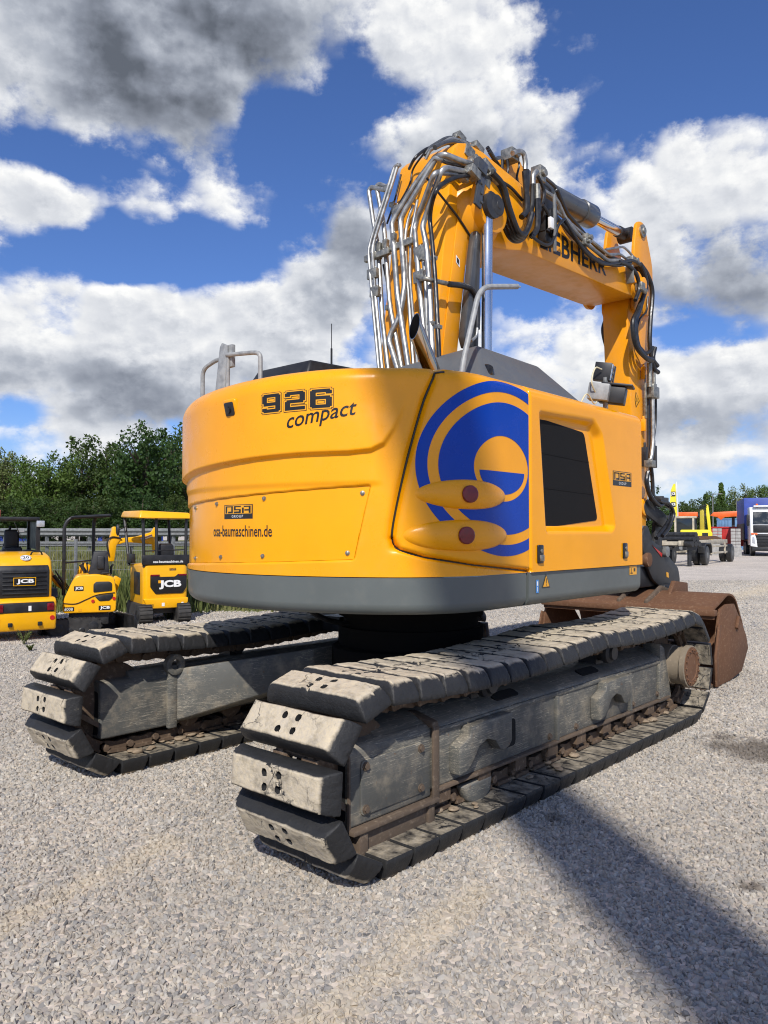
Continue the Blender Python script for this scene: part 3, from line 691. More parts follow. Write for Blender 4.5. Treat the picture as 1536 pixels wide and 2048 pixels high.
def panel_fn(a, b, off=0.0):
    x, y, nx, ny = [float(q[0]) for q in plan([a])]; return (x-nx*(.012-off), y-ny*(.012-off), b)
def osa(fn, u0, u1, v0, v1, parent, n):
    w = u1-u0; h = v1-v0
    U = lambda r: [(u0+a*w, u0+b*w, v0+c*h, v0+d*h) for a, b, c, d in r]
    def sub(geo):                              # split long pieces so that they follow the curve
        vs, fs = geo; V = []; F = []
        for f in fs:
            (a, c), (b, _), (_, d), _ = [vs[i] for i in f]; k = max(1, int((b-a)/.03))
            for i in range(k): j = len(V); V += [(a+(b-a)*i/k, c), (a+(b-a)*(i+1)/k, c), (a+(b-a)*(i+1)/k, d), (a+(b-a)*i/k, d)]; F.append((j, j+1, j+2, j+3))
        return V, F
    decal(n, sub(rects(U([(0, 1, 0, 1)]))), lambda a, b: fn(a, b, .0014), M['ink'], parent)
    decal(n+'_field', sub(rects(U([(.03, .97, .36, .95)]))), lambda a, b: fn(a, b, .0022), M['yprint'], parent)
    L = [(.06, .12, .40, .90), (.06, .34, .82, .90), (.28, .34, .40, .90), (.16, .30, .40, .52), (.38, .62, .82, .90), (.38, .44, .64, .90), (.38, .62, .60, .68), (.56, .62, .40, .68), (.38, .62, .40, .52),
         (.66, .72, .40, .78), (.72, .94, .82, .90), (.88, .94, .40, .90), (.74, .94, .56, .66)]
    decal(n+'_letters', rects(U(L)), lambda a, b: fn(a, b, .0030), M['ink'], parent)
    vs, fs = text2d('GROUP', spacing=1.3); vs = fit2d(vs, u0+.3*w, u0+.7*w, v0+.09*h, v0+.27*h); decal(n+'_caption', (vs, fs), lambda a, b: fn(a, b, .0030), M['white'], parent)
osa(panel_fn, -1.872, -1.588, 1.688, 1.776, CW, 'company_badge')
vs, fs = text2d('osa-baumaschinen.de', offset=.012); decal('web_address', (fit2d(vs, -2.01, -1.43, 1.578, 1.648), fs), lambda a, b: panel_fn(a, b, .0018), M['ink'], CW)
osa(lambda a, b, o=0: (CXR+a, -BW-.012-o, b), 1.583, 1.905, 1.958, 2.068, DOOR, 'company_badge')
# warning stickers on the skirt
def tri(u, v, r): return [(u-r, v-r*.8), (u+r, v-r*.8), (u, v+r)], [(0, 1, 2)]
sk = lambda o: (lambda a, b: (CXR+a, -BW+.004-o, b))
decal('warning_triangle', tri(.625, 1.285, .05), sk(.002), M['ink'], EXC); decal('warning_triangle_field', tri(.625, 1.283, .040), sk(.003), M['yprint'], EXC)
decal('warning_mark', rects([(.621, .629, 1.272, 1.305), (.621, .629, 1.258, 1.266)]), sk(.004), M['ink'], EXC)
decal('hook_sticker', rects([(.50, .53, 1.215, 1.30)]), sk(.002), M['blueprint'], EXC); decal('hook_mark', rects([(.507, .523, 1.262, 1.290), (.512, .518, 1.225, 1.255)]), sk(.003), M['white'], EXC)
decal('crush_sticker', rects([(1.89, 2.02, 1.275, 1.345)]), sk(.002), M['yprint'], EXC); decal('crush_mark', rects([(1.915, 1.925, 1.285, 1.33), (1.905, 1.95, 1.285, 1.292), (1.965, 1.995, 1.30, 1.325)]), sk(.003), M['ink'], EXC)

# hood, exhaust, rails, lamp
m = MB(); P1 = Vector((-.23, -.80, 2.905)); P2 = Vector((.565, -.80, 2.89))
m.hexa([(-.62, -1.12, 2.50), (.95, -1.12, 2.50), (.95, .02, 2.50), (-.62, .02, 2.50)], [P1, P2, (.565, -.02, 2.87), (-.30, -.02, 2.83)])
HOOD = m.build('engine_hood', M['hood'], EXC, .035, 3, 40, True)
a, b = Vector((-.50, -.65, 2.62)), Vector((-.735, -.65, 2.955)); ax = (b-a).normalized()
def exhaust():
    n = 28; q = ax.to_track_quat('Z', 'Y'); L = (b-a).length; r = .056; V = []; F = []
    cut = Vector((-.92, .25, .10)).normalized()
    def ring(r, depth): 
        out = []
        for i in range(n):
            e = q @ Vector((r*math.cos(2*PI*i/n), r*math.sin(2*PI*i/n), 0)); base = a+e
            t = ((b-base).dot(cut))/ax.dot(cut); out.append(base+ax*(t-depth))
        return out
    base = [a+q @ Vector((r*math.cos(2*PI*i/n), r*math.sin(2*PI*i/n), 0)) for i in range(n)]
    m = MB(); V = base+ring(r, 0)+ring(r-.004, 0); F = [(j*n+i, j*n+(i+1) % n, (j+1)*n+(i+1) % n, (j+1)*n+i) for j in range(2) for i in range(n)]
    m.add(V, F); p = m.build('exhaust_pipe', M['exhaust'], EXC, smooth=40)
    m = MB(); V = ring(r-.004, 0)+ring(r-.005, .2); F = [(i, (i+1) % n, n+(i+1) % n, n+i) for i in range(n)]+[tuple(range(n, 2*n))]; m.add(V, F); m.build('exhaust_bore', M['soot_and_shade'], p, smooth=40)
exhaust()
m = MB(); m.lathe((-.36, -.95, 2.66), (-.75, -.3, .6), [(-.05, .06), (.03, .06), (.035, .045)], 20); m.build('filler_neck', M['blackgloss'], EXC)
m = MB(); m.tube(fillet([(-.74, -1.02, 2.52), (-.67, -1.0, 2.70), (-.49, -1.0, 3.20), (-.04, -1.0, 3.31)], .12, 8), .0185, 12); m.tube([(-.06, -1.0, 3.305), (.0, -1.0, 3.318)], .006, 8); m.build('handrail', M['railgrey'], EXC)
m = MB(); m.tube(fillet([(-1.12, 1.16, 2.5), (-1.12, 1.16, 2.87), (-1.1, 1.02, 2.92), (-1.1, .95, 2.92)], .06, 6), .0165, 10)
m.tube(fillet([(-1.13, .84, 2.93), (-1.12, .52, 2.90), (-1.12, .46, 2.88), (-1.12, .455, 2.5)], .1, 8), .0165, 10); m.tube([(-1.12, .845, 2.5), (-1.12, .835, 2.93)], .015, 10); m.build('handrail', M['railgrey'], EXC)
m = MB(); m.prism([(.83, 3.0), (.90, 3.03), (.925, 3.0), (.985, 2.64), (.985, 2.5), (.82, 2.5), (.86, 2.7)], -1.135, -1.115, 'x'); m.box(-1.115, -1.08, .80, .88, 2.84, 3.01); m.lathe((-1.12, .92, 2.5), (0, 0, 1), [(0, .13), (.10, .13), (.12, .09)], 20); m.build('mast_post', M['railgrey'], EXC, .006)
# cab, of which the roof shows behind the tail
zr = 2.99
m = MB(); m.hexa([(-.52, .62, 2.86), (1.4, .62, 2.86), (1.4, 1.36, 2.86), (-.52, 1.36, 2.86)], [(-.45, .66, 2.985), (1.3, .66, 3.03), (1.3, 1.32, 3.03), (-.45, 1.32, 2.985)]); CAB = m.build('cab_roof', M['black'], EXC, .02, 2, 40, True)
for (x, y) in ((-.44, .68), (-.44, 1.24), (1.25, .68), (1.25, 1.24)): m = MB(); m.box(x-.035, x+.035, y-.03, y+.03, 1.36, 2.87); m.build('cab_post', M['black'], EXC)
m = MB(); m.box(-.41, 1.22, .69, 1.23, 1.38, 2.86); m.build('cab_glass', M['glass'], EXC)
m = MB(); m.box(-.60, -.50, .70, .80, 2.72, 2.86); m.build('work_lamp', M['ledlens'], EXC, .02, 3)
m = MB(); m.hexa([(-.66, .26, 2.52), (-.30, .26, 2.52), (-.30, .56, 2.52), (-.66, .56, 2.52)], [(-.70, .28, 2.72), (-.34, .28, 2.69), (-.34, .56, 2.69), (-.70, .56, 2.72)]); m.build('rear_lamp_box', M['black'], EXC, .01, 2, 40, True)
m = MB(); m.ball((-.60, .70, 2.72), (.09, .09, .07)); m.build('beacon', M['railgrey'], EXC)
p = at(663, 715, 'Y', 1.0); m = MB(); m.tube([(p.x, 1.0, p.z-.06), (p.x, 1.0, p.z+.30)], .004, 6); m.tube([(p.x, 1.0, p.z-.06), (p.x, 1.0, p.z+.08)], .009, 8); m.build('antenna', M['black'], EXC)
# lamp and camera on the right front corner
m = MB(); q = Matrix.Rotation(R_(-72), 3, 'Z') @ Matrix.Rotation(R_(10), 3, 'Y'); c = Vector((1.06, -1.10, 2.87))
m.cbox(c, (.13, .10, .14), q)
for i in range(6): m.cbox(c+q @ Vector((-.075+i*.03, .062, 0)), (.008, .05, .13), q)
WL = m.build('work_lamp', M['black'], EXC, .006)
m = MB(); m.cbox(c+q @ Vector((.067, 0, .0)), (.006, .085, .125), q)
m.build('lamp_glass', M['ledlens'], WL)
m = MB()
for i in range(3):
    for j in range(3): m.cyl(c+q @ Vector((.069, -.028+i*.028, -.042+j*.042)), c+q @ Vector((.074, -.028+i*.028, -.042+j*.042)), .012, n=10)
m.build('lamp_diode', M['galv'], WL)
m = MB(); m.cbox((.99, -1.10, 2.70), (.16, .14, .13), q); m.build('camera_bracket', M['railgrey'], EXC, .008)
m = MB(); m.cbox(c+q @ Vector((.10, .0, -.175)), (.20, .13, .13), q); m.cbox(c+q @ Vector((.13, 0, -.095)), (.24, .16, .02), q); m.build('camera_housing', M['black'], EXC, .008)
m = MB(); m.tube([(1.03, -1.13, 2.50), (1.03, -1.13, 2.82)], .02, 10); m.build('lamp_post', M['galv'], EXC)
m = MB(); m.tube(spline([(.66, -1.1, 2.56), (.78, -1.1, 2.66), (.90, -1.1, 2.60), (.95, -1.1, 2.66), (.86, -1.1, 2.76), (.92, -1.1, 2.88), (.99, -1.12, 2.88)], 8), .006, 6); m.build('lamp_cable', M['cable'], EXC)
# dark seal lying in the joint between counterweight and side cover
def seal():
    P = [Vector((*p, 0)) for p in GRV]; P = spline(P, 10); m = MB(); Q = [Vector(q) for q in surf([p.x for p in P], [min(p.y, 2.52) for p in P], .004)]
    m.tube(Q, .0065, 6); m.build('cover_seal', M['ink'], COVERO)
seal()

# ------------------------------------------------------------------ undercarriage
TC = 1.1575; PW = .70                      # track centre and pad width
XI, ZI, RI = -1.895, .455, .345            # rear idler centre and radius of the shoe line
XO, ZO, RO = 1.88, .475, .365              # front sprocket
def track_path():
    P = []
    zb0, zb1 = ZI-RI, ZO-RO
    for t in np.linspace(0, 1, 120, endpoint=False): P.append((XI+(XO-XI)*t, zb0+(zb1-zb0)*t))
    for a in np.linspace(-PI/2, PI/2, 60, endpoint=False): P.append((XO+RO*math.cos(a), ZO+RO*math.sin(a)))
    for t in np.linspace(0, 1, 120, endpoint=False):
        sag = -.032*math.sin(PI*min(t/.42, 1))-.045*math.sin(PI*max(0, min((t-.42)/.58, 1)))
        P.append((XO+(XI-XO)*t, ZO+RO+(ZI+RI-ZO-RO)*t+sag))
    for a in np.linspace(PI/2, 1.5*PI, 60, endpoint=False): P.append((XI+RI*math.cos(a), ZI+RI*math.sin(a)))
    P = np.array(P); d = np.hypot(*(np.roll(P, -1, 0)-P).T); c = np.concatenate([[0], np.cumsum(d)]); return P, c
PATH, CUM = track_path(); LOOP = CUM[-1]; NPAD = 49; PITCH_T = LOOP/NPAD
def on_path(u):
    u = u % LOOP; Q = np.vstack([PATH, PATH[:1]]); return np.array([np.interp(u, CUM, Q[:, 0]), np.interp(u, CUM, Q[:, 1])])
def pad_mesh(seed):
    # rubber pad: local x across the machine, local y along the track, local z outwards
    T = .098; ex = [0, .004, .010, .018, .028, .040]; L = .187
    def axis(h, fine, step):
        c = sorted(set([round(-h+e, 4) for e in ex]+[round(h-e, 4) for e in ex]+[round(v, 4) for v in np.arange(-fine, fine+.001, .0052)]+[round(v, 4) for v in np.arange(-h+.05, h-.045, step)]))
        out = [c[0]]
        for v in c[1:]:
            if v-out[-1] > .0022: out.append(v)
        out[-1] = h; return out
    X = axis(PW/2, .082, .014); Y = axis(L/2, .062, .014); V = []; F = []
    rs = random.Random(seed); holes = [(-.046+rs.uniform(-.004, .004), -.034), (.040, -.030+rs.uniform(-.004, .004)), (-.052, .030), (.046+rs.uniform(-.005, .005), .036)]
    crx = rs.uniform(-.2, .2); cang = rs.uniform(.5, 1.0)
    for j, y in enumerate(Y):
        for i, x in enumerate(X):
            dx = PW/2-abs(x); dy = L/2-abs(y); px = 1-(1-min(dx/.075, 1))**2.0; py = 1-(1-min(dy/.030, 1))**2.3
            w = mnoise.fractal(Vector((x*9+seed*7, y*9, seed)), .8, 2.1, 4); w2 = mnoise.noise(Vector((x*34, y*34, seed*3)))
            z = T*min(px, py)**.8*(.93+.07*min(px, py))
            z += (.0045*w+.0022*w2)*min(px, py)**4
            cr = abs((x-crx)*math.cos(cang)+y*math.sin(cang)+.012*mnoise.noise(Vector((x*20, y*20, seed+.5))))
            if cr < .006 and abs(y) < .08 and rs.random() < .85 and seed % 2: z -= .008
            for hx, hy in holes:
                r = math.hypot(x-hx, y-hy)
                if r < .0148: z = T-.05
                elif r < .0215: x, y = hx+(x-hx)*.0178/r, hy+(y-hy)*.0178/r
            ox = .010*(1-z/T)*(1 if x > 0 else -1) if abs(x) > PW/2-.05 else 0
            chip = .004*mnoise.noise(Vector((x*6+seed*3, 1.7 if y > 0 else 8.1, 3.3)))*(1 if dy < .045 else 0)
            V.append((x-ox+.004*mnoise.noise(Vector((y*30, z*30, seed)))*(1 if dx < .01 else 0), y+chip, z))
    nx = len(X); ny = len(Y)
    for j in range(ny-1):
        for i in range(nx-1): F.append((j*nx+i, j*nx+i+1, (j+1)*nx+i+1, (j+1)*nx+i))
    rim = [i for i in range(nx)]+[j*nx+nx-1 for j in range(1, ny)]+[(ny-1)*nx+i for i in range(nx-2, -1, -1)]+[j*nx for j in range(ny-2, 0, -1)]
    k = len(V)
    for r in rim: V.append((V[r][0]*.985, V[r][1]*.93, -.012))
    m = len(rim)
    for i in range(m): F.append((rim[i], k+i, k+(i+1) % m, rim[(i+1) % m]))
    F.append(tuple(range(k, k+m))[::-1])
    me = bpy.data.meshes.new('track_pad'); me.from_pydata(V, [], F); me.materials.append(M['pad'])
    me.polygons.foreach_set('use_smooth', [True]*len(me.polygons)); me.set_sharp_from_angle(angle=R_(52)); return me
PADS = [pad_mesh(s) for s in range(1, 5)]
def link_mb(m, yc):
    for k in range(NPAD):
        u = k*PITCH_T; p0 = on_path(u-PITCH_T*.62); p1 = on_path(u+PITCH_T*.62); pm = on_path(u)
        t = (p1-p0)/np.linalg.norm(p1-p0); n = np.array([t[1], -t[0]])           # n points out of the loop
        for sy, so in ((-.105, .0), (.105, 0.0)):
            q = []
            for a, h in ((-.115, -.012), (.07, -.012), (.112, -.03), (.112, -.066), (.075, -.086), (.0, -.074), (-.075, -.086), (-.115, -.06)):
                c = pm+t*a+n*h; q.append((c[0], c[1]))
            m.prism(q, yc+sy-.017, yc+sy+.017, 'y')
        c = pm+t*PITCH_T/2-n*.055; m.cyl((c[0], yc-.15, c[1]), (c[0], yc+.15, c[1]), .024, n=8)
        for sy in (-.2, .2):                                                     # bolted shoe plate edge
            c = pm-n*.018; m.cbox((c[0], yc+sy*.5, c[1]), (.14, .10, .02), Matrix(((t[0], 0, n[0]), (0, 1, 0), (t[1], 0, n[1]))))
def track(side):
    yc = side*TC
    m = MB(); link_mb(m, yc); tr = m.build('track_chain', M['chain'], EXC, smooth=35); tr['label'] = ('right' if side < 0 else 'left')+' track chain with dusty brown links'
    for k in range(NPAD):
        u = k*PITCH_T+.03; pm = on_path(u); p0 = on_path(u-.05); p1 = on_path(u+.05); t = (p1-p0)/np.linalg.norm(p1-p0); n = np.array([t[1], -t[0]])
        o = bpy.data.objects.new('track_pad', PADS[(k*7+(side > 0)*3) % 4]); link(o, tr)
        jit = random.uniform(-.012, .012); fl = -1 if (k*5) % 3 else 1
        X = Vector((0, 1, 0)); Z = Vector((n[0]+t[0]*jit, 0, n[1]+t[1]*jit)).normalized(); Yv = Z.cross(X)
        Rm = Matrix((X*fl, Yv*fl, Z)).transposed().to_4x4(); c = pm+n*.012
        o.matrix_local = Matrix.Translation((c[0], yc+random.uniform(-.004, .004), c[1])) @ Rm
    # frame of the crawler
    out = side
    def Yo(o): return yc+out*o
    prof = [(.165, .262), (.165, .575), (.150, .595), (.04, .645), (-.10, .645), (-.17, .58), (-.17, .262)]
    m = MB(); m.prism([(Yo(o), z) for o, z in prof], -1.80, 1.70, 'x'); fr = m.build('track_frame', M['frame'], EXC, .012, 2, 35)
    m = MB(); m.prism([(Yo(o), z) for o, z in [(.172, .228), (.172, .57), (.15, .60), (.03, .625), (-.15, .60), (-.176, .57), (-.176, .228)]], -2.03, -1.42, 'x'); e = m.build('idler_guard', M['frame'], fr, .015, 3, 35)
    m = MB(); m.prism([(Yo(.178), .20), (Yo(.196), .20), (Yo(.196), .59), (Yo(.178), .60)], -1.43, -1.38, 'x'); m.prism([(Yo(.14), .585), (Yo(.194), .585), (Yo(.185), .615), (Yo(.03), .652), (Yo(-.02), .64)], -1.43, -1.38, 'x'); m.build('guard_rib', M['rustedge'], fr, .006)
    m = MB(); m.prism(rpoly([(Yo(.145), .25), (Yo(.145), .54), (Yo(-.145), .54), (Yo(-.145), .25)], .03), -2.0315, -2.026, 'x'); m.build('guard_hollow', M['soot_and_shade'], fr)  # flat black plate standing in for the shade inside the open guard end
    m = MB(); m.tube(fillet([(-2.03, Yo(.168), .225), (-2.03, Yo(.168), .56), (-2.03, Yo(.14), .598), (-2.03, Yo(.02), .622)], .03), .009, 6); m.build('guard_edge', M['rustedge'], fr)
    m = MB(); m.box(-2.04, -1.40, min(Yo(.10), Yo(.212)), max(Yo(.10), Yo(.212)), .205, .228); m.build('ledge', M['rustedge'], fr, .005)
    m = MB(); m.box(-1.39, 1.72, min(Yo(.10), Yo(.19)), max(Yo(.10), Yo(.19)), .245, .263); m.build('ledge', M['rustedge'], fr, .004)
    m = MB(); m.prism([(-1.98, .205), (-1.46, .205), (-1.46, .10), (-1.52, .085), (-1.60, .105), (-1.93, .085), (-1.98, .085)], Yo(.155), Yo(.178), 'y')
    m.box(-1.99, -1.93, min(Yo(.15), Yo(.20)), max(Yo(.15), Yo(.20)), .06, .204); m.box(-1.47, -1.42, min(Yo(.15), Yo(.195)), max(Yo(.15), Yo(.195)), .10, .204); m.build('chain_guide', M['rustedge'], fr, .006)
    m = MB(); m.prism([(-1.16, .215), (-.86, .215), (-.88, .13), (-.95, .085), (-1.03, .085), (-1.10, .12)], Yo(.12), Yo(.18), 'y'); m.build('chain_guide', M['frame'], fr, .02, 3)
    m = MB(); m.box(-1.37, 1.55, min(Yo(.16), Yo(.176)), max(Yo(.16), Yo(.176)), .545, .572); m.build('edge_rail', M['frame'], fr, .004)
    m = MB(); m.prism(rpoly([(-1.96, .27), (-1.50, .27), (-1.50, .53), (-1.96, .53)], .03), Yo(.168), Yo(.181), 'y'); m.build('guard_plate', M['frame'], fr, .005)
    for x in (-.12, .98, 1.52): m = MB(); m.box(x-.012, x+.012, min(Yo(.16), Yo(.19)), max(Yo(.16), Yo(.19)), .264, .545); m.build('gusset', M['frame'], fr, .004)
    # hooked step plates and slots on the outer face
    for x0 in (-1.0, .62):
        P = [(x0-.26, .31), (x0-.18, .325), (x0-.13, .37), (x0-.08, .43), (x0, .455), (x0+.08, .43), (x0+.13, .37), (x0+.16, .36), (x0+.22, .37), (x0+.25, .40), (x0+.25, .56), (x0-.02, .56), (x0-.15, .55), (x0-.16, .50), (x0-.26, .46)]
        m = MB(); m.prism(P, Yo(.165), Yo(.24), 'y'); m.build('step_plate', M['frame'], fr, .008)
    for x0, z0, w in ((-.62, .655, .26), (.45, .655, .26)):
        m = MB(); q = Vector((0, out*.62, .78)); m.prism(rpoly([(x0-w/2, -.035), (x0+w/2, -.035), (x0+w/2, .035), (x0-w/2, .035)], .03), -.004, .004, 'z')
        o = m.build('frame_slot', M['soot_and_shade'], fr); o.location = (0, Yo(.097), .622); o.rotation_euler = (-out*R_(24.4), 0, 0)  # thin black plate, the dark of a slot opening given by colour
    m = MB(); m.prism(rpoly([(-.72, .33), (-.60, .33), (-.60, .49), (-.72, .49)], .03), Yo(.160), Yo(.1665), 'y'); m.build('frame_slot', M['soot_and_shade'], fr)  # slot on the outer face, its inner shade painted as a black plate
    # rollers, idler, sprocket and drive
    for i, x in enumerate(np.linspace(-1.32, 1.36, 8)):
        m = MB(); m.lathe((x, yc-.19, .285), (0, 1, 0), [(.04, .06), (.05, .10), (.07, .10), (.08, .085), (.16, .085), (.22, .085), (.30, .085), (.31, .10), (.33, .10), (.34, .06)], 18)
        m.cbox((x, yc+out*.150, .215), (.12, .05, .075)); m.build('track_roller', M['chain'], tr)
    for x in (-.85, .72):
        m = MB(); m.lathe((x, Yo(-.12), .725), (0, out, 0), [(0, .065), (.22, .065), (.225, .078), (.265, .078), (.28, .055), (.30, .05)], 18); m.box(x-.06, x+.06, min(Yo(-.08), Yo(.06)), max(Yo(-.08), Yo(.06)), .60, .70); m.build('carrier_roller', M['darkmetal'], tr)
    m = MB(); m.lathe((XI, yc-.10, ZI), (0, 1, 0), [(0, .12), (.02, .24), (.03, .26), (.04, .24), (.06, .235), (.06, .265), (.14, .265), (.14, .235), (.17, .26), (.18, .24), (.20, .12)], 36)
    m.build('idler_wheel', M['chain'], tr)
    m = MB(); m.box(-2.0, -1.80, yc-.15, yc+.15, .30, .345); m.prism([(-2.28, .47), (-2.02, .30), (-2.02, .335), (-2.26, .50)], yc-.155, yc-.115, 'y'); m.prism([(-2.28, .47), (-2.02, .30), (-2.02, .335), (-2.26, .50)], yc+.115, yc+.155, 'y')
    m.build('idler_scraper', M['rustedge'], fr)
    m = MB(); n = 21
    for i in range(n):
        a = 2*PI*i/n; m.cbox((XO+.255*math.cos(a), yc, ZO+.255*math.sin(a)), (.07, .07, .045), Matrix.Rotation(-a, 3, 'Y'))
    m.lathe((XO, yc-.04, ZO), (0, 1, 0), [(0, .20), (.0, .245), (.08, .245), (.08, .20)], 32); m.build('sprocket', M['chain'], tr)
    m = MB(); m.lathe((XO, Yo(-.10), ZO+.02), (0, out, 0), [(0, .16), (.10, .165), (.26, .165), (.265, .155), (.36, .155), (.362, .172), (.40, .172), (.405, .16)], 36); dr = m.build('travel_drive', M['drive'], tr)
    m = MB(); m.lathe((XO, Yo(.302), ZO+.02), (0, out, 0), [(0, .160), (.009, .160), (.010, .115), (.004, .11), (.004, .02)], 36)
    for i in range(16): a = 2*PI*i/16; m.cyl((XO+.138*math.cos(a), Yo(.308), ZO+.02+.138*math.sin(a)), (XO+.138*math.cos(a), Yo(.322), ZO+.02+.138*math.sin(a)), .010, n=6)
    m.build('drive_cover', M['rust'], dr)
    m = MB(); m.prism([(1.69, .225), (1.80, .24), (1.66, .66), (1.58, .70), (1.55, .225)], Yo(.02), Yo(.168), 'y'); m.build('drive_mount', M['frame'], fr, .01)
    # lug with an eye on the inner side, and the slanting legs of the car body
    for sx in (-1, 1):
        x0 = sx*1.50; yi = Yo(-.178)
        m = MB(); m.box(x0-.035, x0+.035, min(Yo(-.172), Yo(-.215)), max(Yo(-.172), Yo(-.215)), .215, .66); m.build('inner_post', M['frame'], fr, .01)
        m = MB(); n = 20; V = []; F = []
        for k, yy in enumerate((Yo(-.18), Yo(-.235))):
            for rr in (.036, .075): V += [(x0+.01+rr*math.cos(2*PI*i/n), yy, .665+rr*math.sin(2*PI*i/n)) for i in range(n)]
        for i in range(n):
            j = (i+1) % n; F += [(i, j, n+j, n+i), (2*n+i, 3*n+i, 3*n+j, 2*n+j), (n+i, n+j, 3*n+j, 3*n+i), (i, 2*n+i, 2*n+j, j)]
        m.add(V, F); m.build('lifting_eye', M['frame'], fr, .006, 2, 35, True)
        xi = sx*1.42; xo = sx*.45; w = .17
        m = MB(); ya, yb = Yo(-.15), side*.38
        lo = [(xi-.13*sx*0-.13, ya, .235), (xi+.20, ya, .235), (xo+.22, yb, .52), (xo-.22, yb, .52)]; hi = [(xi-.13, ya, .62), (xi+.20, ya, .62), (xo+.22, yb, .74), (xo-.22, yb, .74)]
        if sx > 0: lo = [(xi-.20, ya, .235), (xi+.13, ya, .235), (xo+.22, yb, .52), (xo-.22, yb, .52)]; hi = [(xi-.20, ya, .62), (xi+.13, ya, .62), (xo+.22, yb, .74), (xo-.22, yb, .74)]
        if side < 0: lo = lo[::-1]; hi = hi[::-1]
        m.hexa(lo, hi); m.build('car_body_leg', M['frame'], EXC, .012, 2, 35, True)
track(-1); track(1)
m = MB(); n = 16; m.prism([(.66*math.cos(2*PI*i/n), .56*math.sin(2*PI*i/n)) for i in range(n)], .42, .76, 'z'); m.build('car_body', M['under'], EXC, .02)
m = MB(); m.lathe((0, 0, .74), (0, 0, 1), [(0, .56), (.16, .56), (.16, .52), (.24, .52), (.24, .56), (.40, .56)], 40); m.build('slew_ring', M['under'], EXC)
m = MB(); m.box(-.18, .05, .60, .80, .80, .92); m.tube(spline([(-.9, .3, 1.12), (-.7, .25, .98), (-.4, .2, .9)]), .02, 8); m.build('swivel_line', M['rubber'], EXC)

# ------------------------------------------------------------------ boom, stick and bucket
BH = .28                                   # half width of the boom
prof = [(-.42, 2.3), (-.05, 2.98), (.18, 4.55), (.205, 4.63), (.27, 4.69), (.38, 4.73), (.60, 4.74), (1.25, 4.67), (1.85, 4.575), (2.85, 4.45), (3.45, 4.50), (3.62, 4.44), (3.68, 4.30), (3.58, 4.215),
        (3.3, 4.19), (1.22, 4.085), (1.0, 4.03), (.78, 3.99), (.60, 4.0), (.47, 4.02), (.41, 3.95), (.365, 3.74), (.26, 3.13), (.12, 2.3)]
m = MB(); m.prism(prof, -BH, BH, 'y'); BOOM = m.build('boom', M['boom_yellow'], EXC, .018, 2, 35)
for s in (-1, 1):                           # welded side plates and the knee boss
    m = MB(); m.prism([(.02, 2.9), (.30, 4.45), (.44, 4.55), (.36, 3.95), (.22, 3.0)], s*BH, s*(BH+.012), 'y'); m.build('boom_side_plate', M['boom_yellow'], BOOM, .004)
    m = MB(); m.lathe((.52, s*(BH-.02), 4.21), (0, s, 0), [(0, .30), (.05, .27), (.10, .215), (.17, .20), (.175, .185)], 36); m.build('knee_boss', M['boom_yellow'], BOOM)
    m = MB(); m.lathe((.52, s*(BH+.15), 4.21), (0, s, 0), [(0, .085), (.05, .085), (.055, .07), (.058, .035), (.065, .03)], 28); m.cbox((.47, s*(BH+.165), 4.23), (.05, .03, .16)); m.build('knee_pin', M['darkmetal'], BOOM, .004)
    # lift cylinder
    a, b = Vector((.455, s*.42, 4.19)), Vector((.425, s*.42, 2.55)); d = (b-a).normalized()
    m = MB(); m.cyl(a+d*.02, a+d*1.35, .043, n=24); m.build('lift_rod', M['chrome'], EXC)
    m = MB(); m.lathe(a+d*1.22, d, [(0, .075), (.04, .078), (.05, .085), (.5, .085)], 24); m.build('lift_cylinder', M['barrel'], EXC)
    m = MB(); m.lathe(a-Vector((0, s*.06, 0)), (0, s, 0), [(0, .10), (.12, .10)], 24); m.build('rod_eye', M['darkmetal'], EXC)
    m = MB(); P = [(.38, 4.0), (.345, 3.85), (.215, 3.12), (.25, 3.04), (.40, 3.06), (.44, 3.98)]; m.prism(P, s*.30, s*.37, 'y'); m.build('rod_guard', M['barrel'], EXC, .012)
# ears carrying the stick cylinder
for s in (-1, 1):
    m = MB(); m.prism([(.50, 4.6), (.525, 4.79), (.56, 4.83), (.64, 4.82), (.74, 4.79), (.90, 4.80), (1.16, 4.93), (1.32, 4.95), (1.42, 4.86), (1.52, 4.62)], s*.15, s*.19, 'y'); m.build('cylinder_ear', M['boom_yellow'], BOOM, .008)
a, b = Vector((1.22, 0, 4.92)), Vector((3.93, 0, 5.08)); d = (b-a).normalized()
m = MB(); m.lathe(a-d*.05, d, [(0, .07), (.05, .10), (.10, .112), (1.62, .112), (1.63, .125), (1.86, .128), (1.88, .12), (1.90, .06)], 32); SCY = m.build('stick_cylinder', M['barrel'], EXC)
m = MB(); m.cyl(a+d*1.7, b-d*.08, .055, n=24); m.build('stick_rod', M['chrome'], EXC)
m = MB(); m.lathe(b-Vector((0, .08, 0)), (0, 1, 0), [(0, .085), (.16, .085)], 24); m.cyl(b-d*.22, b-d*.06, .065, n=20); m.build('rod_eye', M['darkmetal'], EXC)
